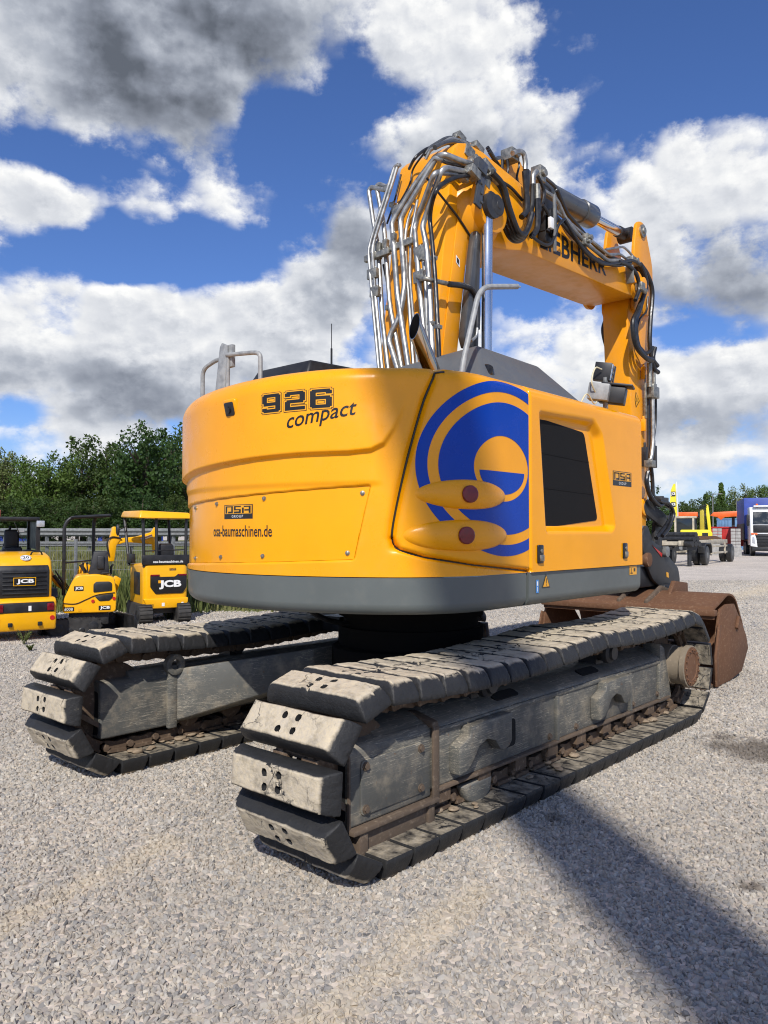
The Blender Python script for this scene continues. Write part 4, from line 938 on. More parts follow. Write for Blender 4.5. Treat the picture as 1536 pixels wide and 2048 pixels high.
# stick
SH = .15
m = MB(); m.prism([(3.70, 4.55), (3.68, 4.30), (3.62, 4.1), (3.70, 2.95), (3.79, 1.62), (3.88, 1.53), (3.98, 1.56), (4.08, 1.70), (4.20, 2.6), (4.20, 4.3), (4.15, 4.65), (3.95, 4.7)], -SH, SH, 'y'); STK = m.build('stick', M['boom_yellow'], EXC, .014, 2, 35)
for s in (-1, 1):
    m = MB(); m.prism(rpoly([(3.68, 4.1), (3.72, 4.85), (3.80, 5.17), (4.00, 5.20), (4.22, 4.75), (4.24, 4.15)], .1), s*.155, s*.195, 'y'); m.build('stick_ear', M['boom_yellow'], STK, .008)
    m = MB(); m.lathe((3.93, s*.19, 5.08), (0, s, 0), [(0, .075), (.025, .075), (.03, .04), (.045, .035)], 20); m.build('stick_pin', M['zinc'], STK)
    m = MB(); m.lathe((3.55, s*(BH-.01), 4.34), (0, s, 0), [(0, .16), (.04, .15), (.045, .075), (.11, .07), (.115, .05)], 24); m.build('boom_tip_pin', M['boom_yellow'], BOOM)
    m = MB(); m.prism([(3.78, 1.5), (3.72, 2.1), (3.80, 2.2), (4.04, 2.1), (4.02, 1.55), (3.9, 1.44)], s*SH, s*(SH+.018), 'y'); m.lathe((3.95, s*SH, 1.90), (0, s, 0), [(0, .10), (.05, .10), (.055, .07)], 20); m.build('stick_cheek', M['boom_yellow'], STK, .004)
    m = MB(); m.lathe((3.88, s*(SH-.01), 1.60), (0, s, 0), [(0, .085), (.07, .085), (.075, .06)], 20); m.build('stick_foot_pin', M['galv'], STK)
# bucket cylinder along the front of the stick, links, coupler
m = MB(); m.cyl((4.30, 0, 4.15), (4.36, 0, 2.35), .09, n=20); m.build('bucket_cylinder', M['barrel'], EXC)
m = MB(); m.cyl((4.36, 0, 2.4), (4.42, 0, 1.75), .05, n=16); m.build('bucket_rod', M['chrome'], EXC)
for s in (-1, 1):
    m = MB(); m.prism(rpoly([(3.88, 1.92), (3.98, 2.0), (4.52, 1.82), (4.56, 1.70), (4.46, 1.66), (3.92, 1.82)], .05), s*.17, s*.21, 'y'); m.build('link_arm', M['darkmetal'], EXC, .006)
    m = MB(); m.prism(rpoly([(4.36, 1.74), (4.50, 1.80), (4.58, 1.70), (4.50, 1.28), (4.36, 1.22), (4.28, 1.32)], .05), s*.10, s*.15, 'y'); m.build('tipping_link', M['darkmetal'], EXC, .006)
    m = MB(); m.prism(rpoly([(3.78, 1.62), (3.90, 1.70), (4.06, 1.50), (4.40, 1.42), (4.52, 1.32), (4.80, 1.18), (4.86, 1.02), (4.72, .88), (4.40, .92), (4.05, 1.06), (3.86, 1.25), (3.76, 1.45)], .05), s*.20, s*.24, 'y'); CPL = m.build('coupler_plate', M['darkmetal'], EXC, .008)
    m = MB(); m.prism([(4.02, 1.46), (4.06, 1.44), (4.30, 1.36), (4.28, 1.32)], s*.241, s*.247, 'y'); m.build('red_mark', M['signalred'], CPL)
    m = MB(); m.prism([(4.42, 1.14), (4.48, 1.13), (4.49, 1.07), (4.43, 1.08)], s*.241, s*.245, 'y'); m.build('sticker', M['yprint'], CPL)
    m = MB(); m.lathe((4.38, s*.20, 1.38), (0, s, 0), [(0, .065), (.08, .065), (.09, .04)], 18); m.build('coupler_pin', M['galv'], CPL)
m = MB(); m.cyl((3.86, -.26, 1.30), (3.86, .26, 1.30), .06, n=20); m.cyl((3.86, -.28, 1.30), (3.86, -.22, 1.30), .08, n=20); m.build('tilt_motor', M['rust'], EXC, .006)
m = MB(); m.box(3.75, 4.6, -.19, .19, .98, 1.22); m.prism([(4.25, 1.0), (4.55, 1.0), (4.7, .72), (4.1, .72)], -.30, .30, 'y'); m.build('tilt_body', M['black'], EXC, .02)
# wide ditching bucket
def bucket():
    y0, y1 = -1.04, .96
    c = [(3.66, .70), (3.66, .82), (3.85, .87), (4.12, .96), (4.35, .90), (4.60, .58), (4.67, .33), (4.45, .08), (4.05, .025), (3.62, .015)]
    P = [Vector((a, 0, b)) for a, b in c]; P = fillet(P, .10, 4)
    out = [(p.x, p.z) for p in P]; n = len(out); inn = []
    for i, (a, b) in enumerate(out):
        t = Vector((out[min(i+1, n-1)][0]-out[max(i-1, 0)][0], out[min(i+1, n-1)][1]-out[max(i-1, 0)][1])).normalized(); inn.append((a+t.y*.022, b-t.x*.022))
    m = MB(); V = []; F = []
    for yy in (y0, y1): V += [(a, yy, b) for a, b in out]+[(a, yy, b) for a, b in inn]
    k = 2*n
    for i in range(n-1): F += [(i, i+1, k+i+1, k+i), (n+i, k+n+i, k+n+i+1, n+i+1), (i, n+i, n+i+1, i+1), (k+i, k+i+1, k+n+i+1, k+n+i)]
    F += [(0, k, k+n, n), (n-1, 2*n-1, k+2*n-1, k+n-1)]
    m.add(V, F); B = m.build('bucket', M['rust'], EXC, 0, 2, 35, True)
    side = [(3.62, .01), (3.62, .30), (3.70, .62), (3.78, .80), (3.98, .84), (4.22, .83), (4.62, .45), (4.68, .30), (4.45, .07), (4.05, .02)]
    for yy in (y0, y1):
        s = -1 if yy < 0 else 1
        m = MB(); m.prism(side, yy, yy+s*.03, 'y'); m.build('bucket_side', M['rust'], B, .006)
        m = MB(); m.prism([(3.58, .02), (3.56, .34), (3.68, .66), (3.74, .64), (3.63, .33), (3.66, .02)], yy+s*.031, yy+s*.055, 'y'); m.build('side_cutter', M['rust'], B, .006)
        m = MB(); m.cbox((4.28, yy+s*.045, .62), (.05, .03, .14), Matrix.Rotation(R_(30), 3, 'Y')); m.build('side_stop', M['rust'], B, .004)
    m = MB(); m.box(3.625, 3.72, y0-.02, y1+.02, .735, .80); m.build('bucket_lip', M['rust'], B, .012)
    m = MB(); m.box(3.40, 3.70, y0, y1, .012, .035); m.build('cutting_edge', M['rustedge'], B, .004)
    for yy in (-.30, .02):
        m = MB(); m.prism([(3.70, .70), (3.69, .855), (3.84, .91), (4.10, 1.0), (4.34, .95), (4.34, .90), (4.1, .93)], yy-.02, yy+.02, 'y'); m.build('bucket_rib', M['rustedge'], B, .008)
    for yy in (-.44, .20):
        m = MB(); m.prism([(3.95, .88), (4.12, 1.06), (4.50, 1.02), (4.52, .80), (4.2, .90)], yy-.025, yy+.025, 'y'); m.build('hanger_plate', M['rust'], B, .008)
    return B
bucket()

# rigid pipes over the boom: (photo x, y, surface) with r = stand-off plane behind the boom, y = plane beside it
def rear(x, y, off=.10):                    # plane parallel to the rear face of the boom
    o = Vector((-.05-off, 0, 2.98)); n = Vector((-1.57, 0, .23)).normalized(); d = FW+RT*((x-768)/FPX)+UP*((1024-y)/FPX); return CAM+d*((o-CAM).dot(n)/d.dot(n))
def c4(cx, cy): return 720+cx/4.266, 260+cy/4.266
def path(L, off):
    P = []
    for cx, cy, k in L:
        x, y = c4(cx, cy); P.append(rear(x, y, off) if k == 'r' else at(x, y, 'Y', k))
    return P
PIPES = [('pipe', .019, .13, [(235,1985,'r'),(190,1600,'r'),(155,1000,'r'),(115,800,'r'),(75,520,'r'),(95,488,'r'),(215,512,'r')]),
 ('pipe', .019, .12, [(345,1960,'r'),(255,1500,'r'),(225,1100,'r'),(205,820,'r'),(140,480,'r'),(165,462,'r'),(250,495,'r')]),
 ('pipe', .022, .16, [(400,1935,'r'),(320,1400,'r'),(290,1000,'r'),(272,800,'r'),(300,740,'r'),(450,490,'r'),(640,235,'r'),(700,250,-.30),(880,290,-.34)]),
 ('pipe', .022, .15, [(300,1970,'r'),(247,1800,'r'),(262,1740,'r'),(345,1580,'r'),(385,1300,'r'),(360,1000,'r'),(345,770,'r'),(375,700,'r'),(480,530,'r'),(660,225,'r'),(720,205,-.34),(900,280,-.40),(1000,300,-.40)]),
 ('pipe', .022, .17, [(612,1800,'r'),(590,1300,'r'),(570,1000,'r'),(533,820,'r'),(560,740,'r'),(690,350,-.42),(730,322,-.42),(960,370,-.42)]),
 ('pipe', .020, .16, [(545,1700,'r'),(510,1350,'r'),(485,1050,'r'),(465,830,'r'),(485,770,'r'),(630,375,-.40),(670,358,-.40),(900,400,-.40)]),
 ('pipe', .014, .20, [(180,1940,'r'),(130,1400,'r'),(105,1020,'r'),(125,930,'r'),(255,520,'r'),(320,310,'r'),(345,298,'r')]),
 ('pipe', .013, .21, [(150,1930,'r'),(100,1400,'r'),(72,1030,'r'),(95,930,'r'),(228,520,'r'),(295,310,'r'),(325,295,'r')]),
 ('pipe', .013, .11, [(445,1860,'r'),(420,1500,'r'),(398,1200,'r'),(385,900,'r'),(410,760,'r'),(455,640,'r')]),
 ('pipe', .012, .12, [(455,1600,'r'),(425,1250,'r'),(432,900,'r'),(490,600,'r')]),
 ('pipe', .016, .14, [(570,1640,'r'),(560,1300,'r'),(535,1050,'r')]),
 ('pipe', .013, .12, [(560,250,'r'),(600,170,'r'),(640,150,-.2),(780,65,-.2),(870,95,-.2),(980,150,-.2)]),
 ('rubber', .017, .19, [(672,1880,'r'),(650,1400,'r'),(620,1000,'r'),(598,740,'r'),(640,540,-.43),(720,450,-.43),(850,397,-.43),(1000,390,-.43),(1180,430,-.43)]),
 ('rubber', .010, .05, [(270,1500,'r'),(200,1150,'r')]), ('rubber', .008, .04, [(230,800,'r'),(290,620,'r'),(350,380,'r')]), ('rubber', .008, .04, [(300,690,'r'),(420,470,'r'),(455,330,'r'),(560,180,-.1)]),
 ('rubber', .009, .05, [(570,410,-.30),(690,560,-.30),(840,750,-.30),(950,920,-.30)]),
 ('zinc', .018, .15, [(480,1250,'r'),(560,1270,-.36),(740,1310,-.36)]),
 ('rubber', .023, .15, [(760,1315,-.38),(880,1330,-.38),(960,1370,-.38),(1000,1480,-.38),(1000,1700,-.38)]),
 ('barrel', .017, .12, [(555,215,'r'),(600,150,-.12),(745,62,-.12),(850,78,-.12),(960,140,-.12),(1010,160,-.16)]), ('rubber', .012, .12, [(420,330,'r'),(470,240,-.1),(560,165,-.1),(640,140,-.1)]), ('barrel', .02, .12, [(640,150,-.22),(720,110,-.22),(800,100,-.22),(930,150,-.22)]),
 ('barrel', .016, .1, [(700,262,-.30),(800,300,-.32),(930,330,-.34)]), ('barrel', .016, .1, [(690,360,-.36),(800,392,-.36),(900,410,-.38)]), ('rubber', .026, .1, [(985,165,-.2),(1040,230,-.22),(1080,300,-.26),(1110,360,-.3)]), ('barrel', .012, .1, [(800,100,-.14),(810,160,-.16),(815,215,-.2)]),
 ('pipe', .012, .15, [(1000,1690,-.40),(995,1760,-.40),(950,1800,-.40)])]
PMAT = {'barrel': 'pipe', 'pipe': 'pipe', 'rubber': 'hose', 'zinc': 'pipe_branch'}
for mm, r, off, L in PIPES:
    P = path(L, off)
    if L[0][1] > 1550 and L[0][2] == 'r': P = [P[0]+(P[0]-P[1]).normalized()*(P[0].z-2.45)]+P[1:]
    m = MB(); m.tube(fillet(P, .09, 6) if mm != 'rubber' else spline(P, 8), r, 12); m.build(PMAT[mm], M[mm], BOOM)
def clampbar(cx0, cy0, cx1, cy1, off, n, h=.05):
    a, b = rear(*c4(cx0, cy0), off), rear(*c4(cx1, cy1), off); d = (b-a).normalized(); q = d.to_track_quat('X', 'Z').to_matrix()
    m = MB(); m.cbox((a+b)/2, ((b-a).length, .04, h), q)
    for i in range(n): m.cyl(a+(b-a)*((i+.5)/n)+q @ Vector((0, 0, h/2)), a+(b-a)*((i+.5)/n)+q @ Vector((0, 0, h/2+.014)), .010, n=6)
    m.build('pipe_clamp', M['zinc'], BOOM, .006)
for q in ((45,1108,255,1030,.17,6), (262,1015,460,940,.14,6), (470,1075,575,1030,.16,3,.11), (270,960,300,955,.16,1,.14), (140,1040,180,1030,.14,1,.13), (200,1010,238,1000,.13,1,.13), (465,1270,550,1240,.16,2,.09), (70,1240,150,1215,.20,2,.08), (95,1390,165,1375,.20,2,.08), (210,505,260,490,.16,1,.05), (585,1650,640,1650,.17,1,.03), (640,1680,690,1680,.19,1,.03), (545,1100,580,1095,.17,1,.03), (610,1095,650,1090,.18,1,.03), (225,1520,260,1515,.06,1,.04), (260,640,300,640,.05,1,.04), (280,720,360,690,.06,1,.12)): clampbar(*q)
# lifting eye and valve blocks round the knee
def blocks(name, L, mm, parent=BOOM):
    for cx, cy, Y, dx, dz, dy in L:
        p = at(*c4(cx, cy), 'Y', Y); m = MB(); m.cbox(p, (dx, dy, dz), Matrix.Rotation(R_(18), 3, 'Y')); m.cyl(p-Vector((dx*.6, 0, 0)), p+Vector((dx*.7, 0, -.02)), dz*.36, n=10); m.build(name, M[mm], parent, .006)
blocks('valve_block', [(845,72,-.12,.10,.06,.08),(900,205,-.24,.12,.11,.10),(790,100,-.14,.06,.05,.06),(880,400,-.40,.08,.05,.06),(1120,410,-.42,.14,.06,.08),(930,215,-.2,.10,.09,.10), (990,160,-.2,.12,.06,.09), (1010,310,-.38,.20,.06,.09), (1080,330,-.42,.16,.07,.08), (960,365,-.45,.12,.07,.08), (1050,450,-.40,.10,.08,.08)], 'zinc')
p = at(*c4(1020, 520), 'Y', -.46); m = MB(); m.cbox(p, (.09, .02, .27), Matrix.Rotation(R_(14), 3, 'Y')); m.cbox(p+Vector((.01, 0, .19)), (.12, .06, .10), Matrix.Rotation(R_(14), 3, 'Y'))
for dz in (-.09, -.02, .06): m.cyl(p+Vector((.01, -.008, dz)), p+Vector((.01, -.022, dz)), .014, n=6)
m.build('hose_bracket', M['barrel'], BOOM, .005)
def c5(cx, cy): return 960+cx*.2409, 280+cy*.2409
def hose(L, Y, r, name='hose', mm='rubber', parent=BOOM, sp=True, conv=c5):
    P = []
    for q in L: P.append(at(*conv(q[0], q[1]), 'Y', q[2] if len(q) > 2 else Y))
    m = MB(); m.tube(spline(P, 8) if sp else fillet(P, .08, 6), r, 10); return m.build(name, M[mm], parent)
for i in range(4): hose([(60+i*12, 350-i*28), (110+i*26, 440-i*20), (165+i*26, 600-i*10), (240+i*24, 790-i*12), (310+i*18, 835-i*18), (370+i*10, 790-i*24), (395+i*12, 700-i*30)], -.36-.035*i, .026)
hose([(385, 600), (385, 250)], -.34, .026); hose([(375, 250), (378, 190), (365, 110), (330, 90), (270, 110)], -.34, .022, 'pipe', 'pipe', sp=False); hose([(345, 640), (390, 560), (372, 260)], -.36, .026)
hose([(395, 630), (430, 560), (440, 370)], -.36, .024); hose([(440, 375), (440, 290), (470, 260)], -.36, .022, 'pipe', 'pipe', sp=False); hose([(430, 800), (475, 720), (478, 490)], -.40, .026); hose([(478, 490), (475, 370)], -.40, .026, 'hose_fitting', 'zinc')
hose([(185, 160), (185, 290), (210, 310), (232, 250), (225, 150)], -.25, .013); hose([(290, 150), (325, 200), (305, 330), (355, 390)], -.25, .010)
hose([(420, 790), (500, 850), (570, 870), (620, 800), (650, 710), (700, 655)], -.42, .014); hose([(700, 655), (760, 760), (850, 900), (920, 970)], -.36, .018); hose([(920, 970), (1030, 1030), (1160, 1020), (1260, 1000), (1330, 1040)], -.36, .016)
hose([(470, 270), (560, 330), (630, 400), (620, 460)], -.15, .018, 'pipe', 'barrel'); hose([(500, 400), (640, 490), (700, 640), (850, 830), (1050, 1000), (1160, 1000)], -.33, .018, 'pipe', 'pipe', sp=False)
hose([(520, 500), (690, 640), (880, 800), (1080, 960), (1160, 945), (1230, 1000)], -.31, .015, 'pipe', 'pipe', sp=False); hose([(700, 660), (880, 860), (1010, 960), (1070, 1010), (1150, 1000)], -.35, .018, 'pipe', 'galv', sp=False)
hose([(1040, 910), (1190, 885), (1230, 920), (1290, 990), (1340, 1030)], -.25, .013, 'pipe', 'pipe', sp=False); hose([(1045, 950), (1160, 945), (1200, 980), (1260, 1010)], -.27, .013, 'pipe', 'pipe', sp=False)
def blk5(name, L, mm):
    for cx, cy, Y, dx, dz, dy in L:
        p = at(*c5(cx, cy), 'Y', Y); m = MB(); m.cbox(p, (dx, dy, dz)); m.cyl(p-Vector((0, dy*.5, 0)), p-Vector((0, dy*.5+.03, 0)), min(dx, dz)*.35, n=10); m.build(name, M[mm], BOOM, .006)
blk5('valve_block', [(250,135,-.25,.12,.10,.12), (485,290,-.3,.10,.14,.10), (880,820,-.33,.10,.08,.08), (870,850,-.36,.08,.06,.06), (1260,1010,-.27,.16,.08,.1)], 'zinc')
blk5('control_valve', [(560,650,-.33,.22,.30,.08), (560,760,-.33,.20,.24,.08)], 'black')
p = at(*c5(620, 690), 'Y', -.42); m = MB(); m.cbox(p, (.035, .02, .52)); m.build('valve_bracket', M['galv'], BOOM, .004); p = at(*c5(590, 690), 'Y', -.42); m = MB(); m.cbox(p, (.06, .03, .10)); m.build('valve_tag', M['white'], BOOM, .004)
p0, p1 = at(*c5(1240, 1040), 'Y', -.33), at(*c5(1250, 1190), 'Y', -.33); m = MB(); q = (p1-p0).to_track_quat('Z', 'Y').to_matrix(); m.cbox((p0+p1)/2, (.09, .02, (p1-p0).length), q); m.build('hose_bracket', M['galv'], BOOM, .01)
p = at(*c5(1330, 1220), 'Y', -.36); m = MB(); m.cbox(p, (.10, .08, .09)); m.cyl(p, p+Vector((.14, 0, -.02)), .03, n=10); m.build('swivel_block', M['zinc'], BOOM, .008)
# more lines over the upper boom
for i in range(3): hose([(60+i*10, 60+i*20), (140+i*10, 190+i*16), (230+i*8, 330+i*12), (330+i*6, 450+i*10), (420, 560+i*14)], -.10-.05*i, .018)
hose([(640, 420), (720, 600), (800, 700), (930, 850), (1060, 960), (1190, 1010)], -.20, .02); hose([(560, 560), (680, 690), (800, 830), (960, 985), (1120, 1040), (1250, 1020)], -.34, .019); hose([(520, 540), (560, 600), (590, 680), (560, 760)], -.40, .016)
hose([(1150, 1010), (1230, 1040), (1300, 1120), (1320, 1230), (1290, 1330)], -.36, .022); hose([(480, 300), (530, 420), (520, 520), (480, 620)], -.38, .016); hose([(100, 300), (170, 340), (260, 400), (350, 500)], -.30, .014)
# hoses down the stick
def c8(cx, cy): return 1160+cx/3.9375, 680+cy/3.9375
for i in range(3): hose([(1290+i*20, 1030), (1330+i*22, 1150), (1360+i*4, 1260), (1320-i*6, 1420), (1290-i*10, 1520), (1310-i*8, 1700), (1370, 1800), (1420+i*6, 1830)], -.26-.03*i, .028, parent=STK)
hose([(1330, 1030), (1390, 1120), (1430, 1260), (1415, 1500), (1410, 1700), (1440, 1880), (1480, 1930)], -.24, .026, parent=STK); hose([(1395, 1300), (1380, 1420), (1320, 1500), (1300, 1640), (1350, 1760)], -.22, .012, parent=STK)
hose([(1050, 1360), (1055, 1450), (1020, 1580), (1060, 1760), (1080, 1850)], .20, .022, parent=STK)
def blk8(name, L, mm):
    for cx, cy, Y, dx, dz, dy in L:
        p = at(*c8(cx, cy), 'Y', Y); m = MB(); m.cbox(p, (dx, dy, dz)); m.cyl(p+Vector((0, 0, dz*.4)), p+Vector((0, 0, dz*.75)), dx*.3, n=10); m.build(name, M[mm], STK, .006)
hose([(548, 180), (550, 370)], -.26, .028, 'stick_pipe', 'zinc', STK, conv=c8); hose([(580, 120), (583, 360)], -.22, .02, 'stick_pipe', 'zinc', STK, conv=c8)
hose([(572, 470), (575, 800), (565, 900), (548, 980)], -.26, .024, 'stick_pipe', 'pipe', STK, conv=c8, sp=False); hose([(598, 430), (598, 620), (585, 760)], -.22, .012, 'hose', 'rubber', STK, conv=c8)
hose([(545, 450), (548, 800), (545, 1000)], -.19, .03, 'stick_pipe', 'barrel', STK, conv=c8); hose([(535, 1040), (525, 1120), (555, 1230), (620, 1300), (650, 1290)], -.28, .026, parent=STK, conv=c8); hose([(560, 1000), (570, 1100), (575, 1230)], -.24, .022, parent=STK, conv=c8)
hose([(590, 60), (575, 150), (610, 205)], -.25, .026, parent=STK, conv=c8); hose([(470, 60), (520, 105), (575, 60)], -.24, .022, parent=STK, conv=c8)
hose([(625, 1265), (700, 1290), (735, 1370), (700, 1480), (650, 1545)], -.30, .022, parent=STK, conv=c8); hose([(650, 1275), (720, 1330), (710, 1410), (640, 1510), (600, 1560)], -.26, .026, parent=STK, conv=c8)
blk8('valve_block', [(572,415,-.24,.16,.13,.10), (550,975,-.27,.10,.08,.1), (515,480,-.2,.03,.4,.03)], 'zinc'); blk8('hose_guard', [(510,920,-.22,.05,.22,.06), (585,920,-.2,.05,.26,.05), (620,1265,-.24,.20,.07,.16)], 'darkmetal')
blk8('pipe_lug', [(500,260,-.18,.04,.14,.05), (500,670,-.18,.05,.14,.05)], 'boom_yellow')
# lettering and stickers
def zs(x): return np.interp(x, [1.2, 2.85], [4.15, 4.24])
vs, fs = text2d('LIEBHERR', offset=.02, spacing=1.04); vs = fit2d(vs, 1.50, 2.83, 0, 1)
decal('maker_name', (vs, fs), lambda a, b: (a, -BH-.0025, zs(a)+.025+b*np.interp(a, [1.4, 2.86], [.245, .145])), M['ink'], BOOM)
p = at(1272, 800, 'Y', -SH-.003); decal('warning_diamond', ([(p.x-.03, p.z), (p.x, p.z-.09), (p.x+.10, p.z), (p.x, p.z+.10)], [(0, 1, 2, 3)]), lambda a, b: (a, -SH-.002, b), M['ink'], STK)
decal('warning_diamond_field', ([(p.x-.02, p.z), (p.x+.004, p.z-.07), (p.x+.082, p.z), (p.x+.004, p.z+.08)], [(0, 1, 2, 3)]), lambda a, b: (a, -SH-.004, b), M['yprint'], STK); decal('warning_mark', rects([(p.x+.01, p.x+.028, p.z-.02, p.z+.03)]), lambda a, b: (a, -SH-.006, b), M['ink'], STK)
p = at(914, 520, 'Y', -BH-.014); decal('boom_sticker', rects([(p.x-.015, p.x+.035, p.z-.03, p.z+.03)]), lambda a, b: (a, -BH-.015, b-(a-p.x)*.6), M['white'], BOOM); decal('boom_sticker_mark', rects([(p.x-.006, p.x+.026, p.z-.02, p.z+.02)]), lambda a, b: (a, -BH-.017, b-(a-p.x)*.6), M['ink'], BOOM)

# ------------------------------------------------------------------ raised boom of a machine behind the photographer: its shadow crosses the yard
def shadow_boom():
    A = Vector((-2.236, -3.63, 0))+TOSUN*15; B = Vector((-1.18, -1.05, 2.5))+TOSUN*17; d = (B-A).normalized(); foot = A-d*(A.z-.6)/d.z; top = B+d*.9
    e = empty('raised_boom', (foot.x, foot.y, 0), 0, 'tall yellow raised boom standing out of view behind the camera, seen only by its shadow', 'boom')
    q = d.to_track_quat('Z', 'X').to_matrix(); m = MB(); w = .235
    def ring(p, r): return [p+q @ Vector(c) for c in ((-r, -r, 0), (r, -r, 0), (r, r, 0), (-r, r, 0))]
    m.hexa(ring(foot, w*.95), ring(top, w*.95)); o = m.build('boom_beam', M['boom_yellow'], e, .03, 2, 35, True); o.matrix_parent_inverse = Matrix.Translation((-foot.x, -foot.y, 0))
    m = MB(); m.box(foot.x-1.2, foot.x+1.2, foot.y-1.0, foot.y+1.0, 0.0, 1.1); o = m.build('base_frame', M['frame'], e, .1, 3); o.matrix_parent_inverse = Matrix.Translation((-foot.x, -foot.y, 0))
shadow_boom()

# ------------------------------------------------------------------ small machines on the left
def facing(name, px, v, turn, label, cat, group=None):     # an Empty on the yard whose local -y looks at the photographer
    th = math.atan((px-768)/FPX); p = yard((px-768)/FPX*v, v, 0); return empty(name, p, YAW-PI/2-th+R_(turn), label, cat, group)
def sign(name, txt, x0, x1, z0, z1, y, m, parent, **kw):
    vs, fs = text2d(txt, **kw); vs = fit2d(vs, x0, x1, z0, z1); return decal(name, (vs, fs), lambda a, b: (a, y, b), m, parent)
def plate(name, x0, x1, z0, z1, y, m, parent): return decal(name, rects([(x0, x1, z0, z1)]), lambda a, b: (a, y, b), m, parent)
def jcb(x0, x1, z0, z1, y, parent, border=True):
    if border: plate('badge_rim', x0-.008, x1+.008, z0-.008, z1+.008, y+.001, M['jcb_yellow'], parent)
    plate('badge', x0, x1, z0, z1, y-.001, M['ink'], parent); w = x1-x0; h = z1-z0; sign('badge_letters', 'JCB', x0+.12*w, x1-.06*w, z0+.14*h, z1-.14*h, y-.003, M['white'], parent, offset=.04)
def crawler(parent, cx, cy, L, h, w, ang, name='crawler_track'):
    m = MB(); r = h/2; m.M = Matrix.Translation((cx, cy, 0)) @ Matrix.Rotation(ang, 4, 'Z'); n = 12; P = []
    for i in range(n+1): a = -PI/2+PI*i/n; P.append((L/2-r+r*math.cos(a), r+r*math.sin(a)))
    for i in range(n+1): a = PI/2+PI*i/n; P.append((-L/2+r+r*math.cos(a), r+r*math.sin(a)))
    m.prism(P, -w/2, w/2, 'y'); k = len(P)
    per = np.array(P+[P[0]]); d = np.hypot(*np.diff(per, axis=0).T); c = np.concatenate([[0], np.cumsum(d)]); N = int(c[-1]/.065)
    for i in range(N):
        u = c[-1]*i/N; x = np.interp(u, c, per[:, 0]); z = np.interp(u, c, per[:, 1]); x2 = np.interp((u+.01) % c[-1], c, per[:, 0]); z2 = np.interp((u+.01) % c[-1], c, per[:, 1]); t = Vector((x2-x, 0, z2-z)).normalized()
        m.cbox((x, 0, max(z, .018)), (.028, w*.96, .032), Matrix(((t.x, 0, t.z), (0, 1, 0), (t.z, 0, -t.x))))
    tr = m.build(name, M['trackrubber'], parent, smooth=35)
    for i in range(4):
        m = MB(); m.M = Matrix.Translation((cx, cy, 0)) @ Matrix.Rotation(ang, 4, 'Z'); x = -L/2+r+(L-2*r)*i/3; rr = r*.62 if i in (0, 3) else r*.36
        m.lathe((x, -w/2-.012, r if i in (0, 3) else rr+.03), (0, 1, 0), [(0, rr*.7), (.01, rr), (w+.014, rr), (w+.024, rr*.7)], 16); m.build('track_wheel', M['darkmetal'], tr)
